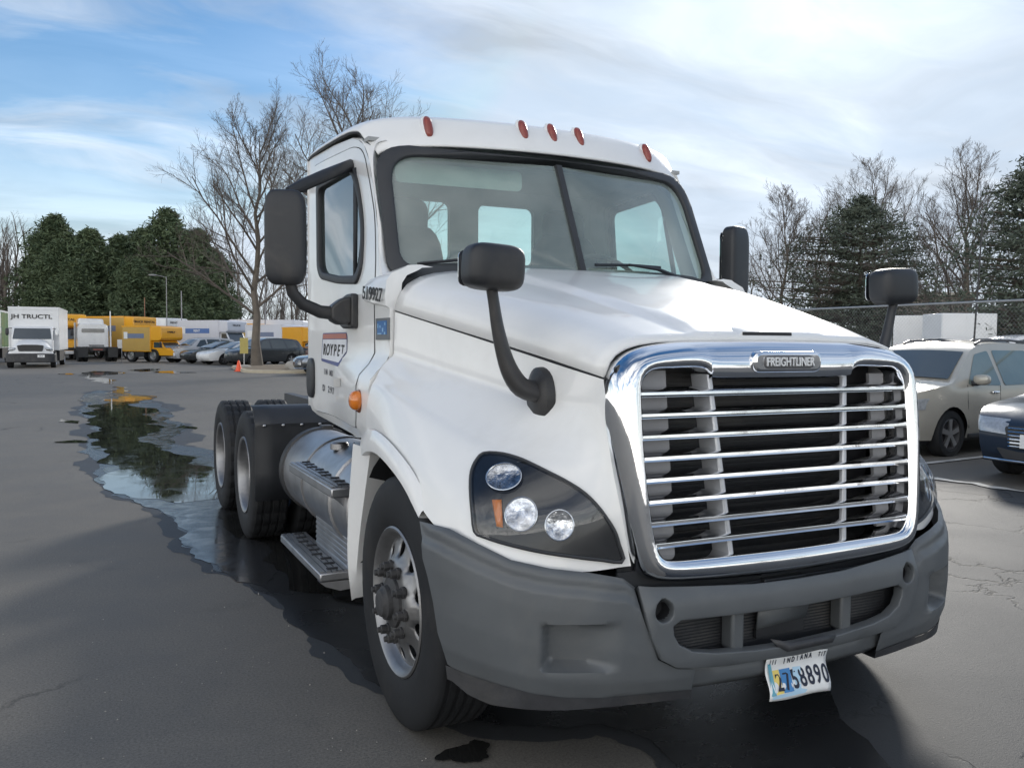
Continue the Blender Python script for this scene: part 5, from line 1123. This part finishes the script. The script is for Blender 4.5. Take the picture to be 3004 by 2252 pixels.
evergreen('low dark shrubby pine at the foot of the rounded bare tree', (36.5, 34.5, G(34)), 6, 4.6, 2.6, PINE, None, 500, 'pine')
EG = 'evergreens at the back of the lot'
e1 = evergreen('tallest evergreen with twin tops at the left of the stand', (-5.0, 99, G(99)), 11, 14.2, 5.4, EVG, EG, 1700)
e2 = evergreen('dark evergreen near the middle of the stand', (1.0, 100, G(99)), 12, 12.6, 5.2, EVG, EG, 1600)
e3 = evergreen('evergreen directly left of the island tree trunk', (8.2, 94, G(94)), 13, 13.0, 4.8, EVG, EG, 1500)
for x, y, sc_, src, lb in ((-6.3, 103, .95, e3, 'bushy evergreen at the left end of the stand'), (-1.9, 96, 1.0, e2, 'evergreen behind the white day cab tractor'), (5.4, 95, 1.06, e1, 'tall pointed evergreen behind the blue striped truck'), (3.2, 101, 1.03, e3, 'evergreen behind the small yellow truck'), (-3.4, 93, .72, e3, 'short evergreen in front of the stand on its left'), (1.9, 92, .68, e1, 'short evergreen in front of the stand at its centre'), (6.7, 91, .74, e2, 'short evergreen in front of the stand on its right'), (10.2, 97, .80, e1, 'evergreen showing behind the island tree trunk'), (-.4, 97, .78, e1, 'low evergreen in the dip of the stand, left of the arm pole'), (4.3, 97.5, .88, e2, 'evergreen behind the light pole with the arm'), (7.2, 96.5, .9, e2, 'evergreen between the striped truck and the island tree'), (-4.6, 96, .8, e1, 'evergreen directly above the hooded box truck'), (9.3, 93, .62, e3, 'small evergreen at the right foot of the stand')):
    dup(src, (x, y, G(y)), rnd.uniform(0, 6), lb, sc_)
# far woods: grey brown mass of bare crowns all round the lot
wt, wc = branches(77, 11, .36, .12, 11, 3, .6, thin=.55); wm = M(); wr = random.Random(5)
base = [(wt.v, wt.f), (wc.v, wc.f)]
def wood_at(x, y, sc_, a):
    ca, sa = math.cos(a)*sc_, math.sin(a)*sc_
    for vs, fs in base: wm.add([(x+ca*v[0]-sa*v[1], y+sa*v[0]+ca*v[1], G(min(y, 120))+sc_*v[2]) for v in vs], fs)
for k in range(46): wood_at(-36+1.45*k+wr.uniform(-1, 1), 108+wr.uniform(-3, 16), wr.uniform(.95, 1.3), wr.uniform(0, 6))
for k in range(24): wood_at(-26+2.4*k, 99+wr.uniform(-2, 3), wr.uniform(.35, .6), wr.uniform(0, 6))
for k in range(26): wood_at(44+wr.uniform(-4, 18), 62-2.1*k+wr.uniform(-3, 3), wr.uniform(.55, .85), wr.uniform(0, 6))
for k in range(30): wood_at(-40+4*k+wr.uniform(-2, 2), -62+wr.uniform(-8, 8)+.12*k*k*.3, wr.uniform(.8, 1.3), wr.uniform(0, 6))
for k in range(5): wood_at(-46+wr.uniform(-6, 4), -50+9*k, wr.uniform(.8, 1.2), wr.uniform(0, 6))
for k in range(34): wood_at(9+wr.uniform(0, 20), 103+wr.uniform(-4, 8), wr.uniform(.6, .95), wr.uniform(0, 6))
for k in range(34): wood_at(-11+wr.uniform(-10, 2.5), 108+wr.uniform(-8, 6), wr.uniform(1.0, 1.45), wr.uniform(0, 6))
wo = obj('woods', wm, TWIG, smooth=0); wo['kind'] = 'stuff'
bank = M().grid([[(x, y, z+.6*math.sin(x*.21+y)) for x in range(-60, 70, 5)] for y, z in ((106, .3), (110, 2.2), (118, 3.6), (150, 3.8))])
structure(obj('leaf_litter_bank', bank, mat('leaf litter', (.13, .10, .075), .9, 0, 0, .3, 1.5, .6, 8)))
bank2 = M().grid([[(x, y, z+.25*math.sin(y*.4)) for y in range(0, 90, 5)] for x, z in ((38, -.05), (42, .9), (50, 1.4), (80, 1.5))])
structure(obj('grass_bank', bank2, mat('winter grass', (.12, .12, .07), .9, 0, 0, .3, 2, .6, 8)))

# ---- kerb island
KERB = mat('sandy concrete kerb', (.42, .37, .28), .8, 0, 0, .12, 4, .3, 60)
ip = roundpoly([(4.35, 40.2), (7.0, 38.9), (12.5, 39.6), (12.5, 47.0), (9.5, 50.0), (4.9, 48.6)], 1.1, 5)
isl = thing('kerb_island', 'kerbed planting island with bare soil round the tall tree', 'traffic island', (0, 0, 0))
icx, icy = sum(p[0] for p in ip)/len(ip), sum(p[1] for p in ip)/len(ip)
sh = lambda k: [(icx+(x-icx)*k, icy+(y-icy)*k) for x, y in ip]
kr = [[(x, y, G(y)+z) for (x, y) in sh(k)] for k, z in ((1.0, -.02), (.998, .13), (.985, .15), (.955, .15), (.95, .08))]
obj('kerb', M().grid(kr, True), KERB, isl, smooth=30)
obj('soil', M().sheet(sh(.952), (), .7, lambda x, y: (x, y, G(y)+.10+.10*max(0, 1-((x-6)**2+(y-46)**2)/14)+.03*noise.noise((x*1.4, y*1.4, 0)))), mat('bare soil', (.15, .115, .075), .95, 0, 0, .35, 3, .8, 20), isl, smooth=60)
def rock(label, loc, sx_, sy_, sz_, sd):
    m_ = M().sup((0, 0, sz_*.5), sx_, sy_, sz_, 2.6, 12); m_.v = [tuple(Vector(v)*(1+.28*noise.noise(Vector(v)*2.2+Vector((sd, 0, 0))))) for v in m_.v]
    o = obj('boulder', m_, mat('pale boulder', (.36, .34, .31), .9, 0, 0, .2, 4, .6, 12), None, smooth=25); o.location = loc; return tag(o, label, 'rock')
rock('pale boulder at the right end of the kerb island', (7.35, 42.0, G(42)+.08), .75, .5, .32, 1); rock('flat pale stone beside the foot of the island sign', (5.0, 44.6, G(44)+.1), .45, .3, .12, 7)
cn_ = thing('traffic_cone', 'orange traffic cone at the corner of the kerb island', 'cone', (4.45, 42.6, G(42.6)))
OR = mat('cone orange', (.80, .10, .035), .5); obj('body', M().lathe([(.16, .03), (.05, .52), (.03, .54), (0, .54)], (0, 0, 0), 'Z', 16), OR, cn_); obj('base', M().box(-.2, .2, -.2, .2, 0, .035), OR, cn_)
def sign_post(label, loc, rz, w, h_, z, col, post=True, txt=None):
    t_ = thing('sign', label, 'sign', loc, rz); obj('post', M().tube([(0, .03, 0), (0, .03, z+h_/2)], .03, 6), STEELG, t_)
    p = obj('panel', M().box(-w/2, w/2, -.012, .012, z-h_/2, z+h_/2), col, t_); 
    if txt: text('lettering', txt, h_*.3, frame((0, -.014, z), (1, 0, 0), (0, 0, 1)), BLACKL, p, .002)
    return t_
sign_post('faded ochre sign on a post beside the tree on the island', (5.15, 45.4, G(45)+.1), R(-20), .42, .82, 1.15, mat('ochre sign', (.40, .33, .10), .6))
sign_post('white sign beside the yellow trucks in the far lot', (-.05, 65.8, G(66)), 0, .55, .62, 1.20, PLT)
def pole(name, label, loc, h_, r_, col, lamp=False, lean=(0, 0), cat='pole'):
    t_ = thing(name, label, cat, loc); obj('shaft', M().tube([(0, 0, 0), (lean[0], lean[1], h_)], [r_, r_*.7], 7), col, t_)
    if lamp: obj('lamp_arm', M().tube([(lean[0], lean[1], h_-.05), (-.9, 0, h_+.12)], .03, 5), col, t_); obj('lamp_head', M().sup((-1.1, 0, h_+.1), .32, .14, .07, 3, 8), GREYP, t_)
    return t_
pole('pole', 'white post standing beside the white day cab tractor', (-.75, 66, G(66)), 3.5, .055, WHITEC)
pole('light_pole', 'thin light pole with arm against the evergreens', (3.95, 78.5, G(78)), 6.9, .045, GREYP, True)
pole('light_pole', 'short thin pole against the evergreens right of the arm pole', (5.1, 78, G(78)), 5.7, .06, GREYP)
pole('pole', 'thin rusty pole above the tall yellow truck', (2.25, 79.3, G(79)), 5.1, .05, mat('rusty pole', (.25, .12, .07), .7))
pole('light_pole', 'slim pole right of the island tree trunk', (10.6, 69.5, G(69)), 6.5, .06, GREYP)
pole('pole', 'slim dark pole leaning behind the silver SUV', (13.6, 9.6, 0), 4.2, .022, FRAMEM, lean=(.12, -.1))

# ---- chain link fence on the right
GALV = mat('galvanised steel', (.34, .35, .36), .45, .7, 0, .15, 6)
def fence_pts(a, c, n_): return [Vector(a).lerp(Vector(c), i/n_) for i in range(n_+1)]
fe = thing('chain_link_fence', 'grey chain link fence with pipe rail behind the parked cars', 'fence', (13, 10, 0))
fe.location = (0, 0, 0)
FA, FB_ = Vector((14.1, 32.0, 0)), Vector((12.55, -6.0, 0)); FD = (FB_-FA); FL = FD.length; FD.normalize()
for k in range(12):
    p = FA+FD*(FL*k/11); g_ = G(p.y); big = k in (6,)
    po = obj('post', M().tube([(p.x, p.y, g_), (p.x, p.y, g_+2.42)], .045 if big else .032, 8), GALV, fe)
    if k % 2 == 0: obj('barb_arm', M().tube([(p.x, p.y, g_+2.40), (p.x+.28, p.y+.02, g_+2.72)], .014, 5), GALV, po)
obj('top_rail', M().tube([(p.x, p.y, G(p.y)+2.40) for p in (FA, FA.lerp(FB_, .33), FA.lerp(FB_, .63), FB_)], .024, 7), GALV, fe)
cl = M()
k = 0.0
while k < FL:
    for sg in (-1, 1):
        a, c = FA+FD*k, FA+FD*(k+sg*2.35)
        cl.tube([(a.x, a.y, G(a.y)+.03), (c.x, c.y, G(c.y)+2.38)], .0012, 3, False)
    k += .085
obj('chain_link', cl, GALV, fe, kind='stuff', smooth=0)
# ---- buildings far right
def shed(label, loc, rz, L, D_, H, wall, roofm, name='building'):
    t_ = thing(name, label, 'building', loc, rz); wl = obj('wall', M().box(-L/2, L/2, -D_/2, D_/2, 0, H), wall, t_); obj('roof', M().box(-L/2-.3, L/2+.3, -D_/2-.3, D_/2+.3, H, H+.3), roofm, t_)
    for k in range(3): obj('window', M().box(-L/2+L*(.15+.3*k), -L/2+L*(.30+.3*k), -D_/2-.02, -D_/2+.01, H*.45, H*.75), BGLASS, t_)
    return t_
shed('low flat roofed shed behind the dark pine', (57.8, 46.8, .2), R(-26), 6, 5, 5.2, mat('weathered cladding', (.22, .20, .17), .8), mat('pale roof sheet', (.48, .46, .40), .6))
shed('plain brown building at the far right behind the fence', (47.4, 27.2, .1), R(-30), 9, 5, 3.4, mat('brown cladding', (.20, .15, .13), .8), mat('brown roof edge', (.16, .12, .10), .7))
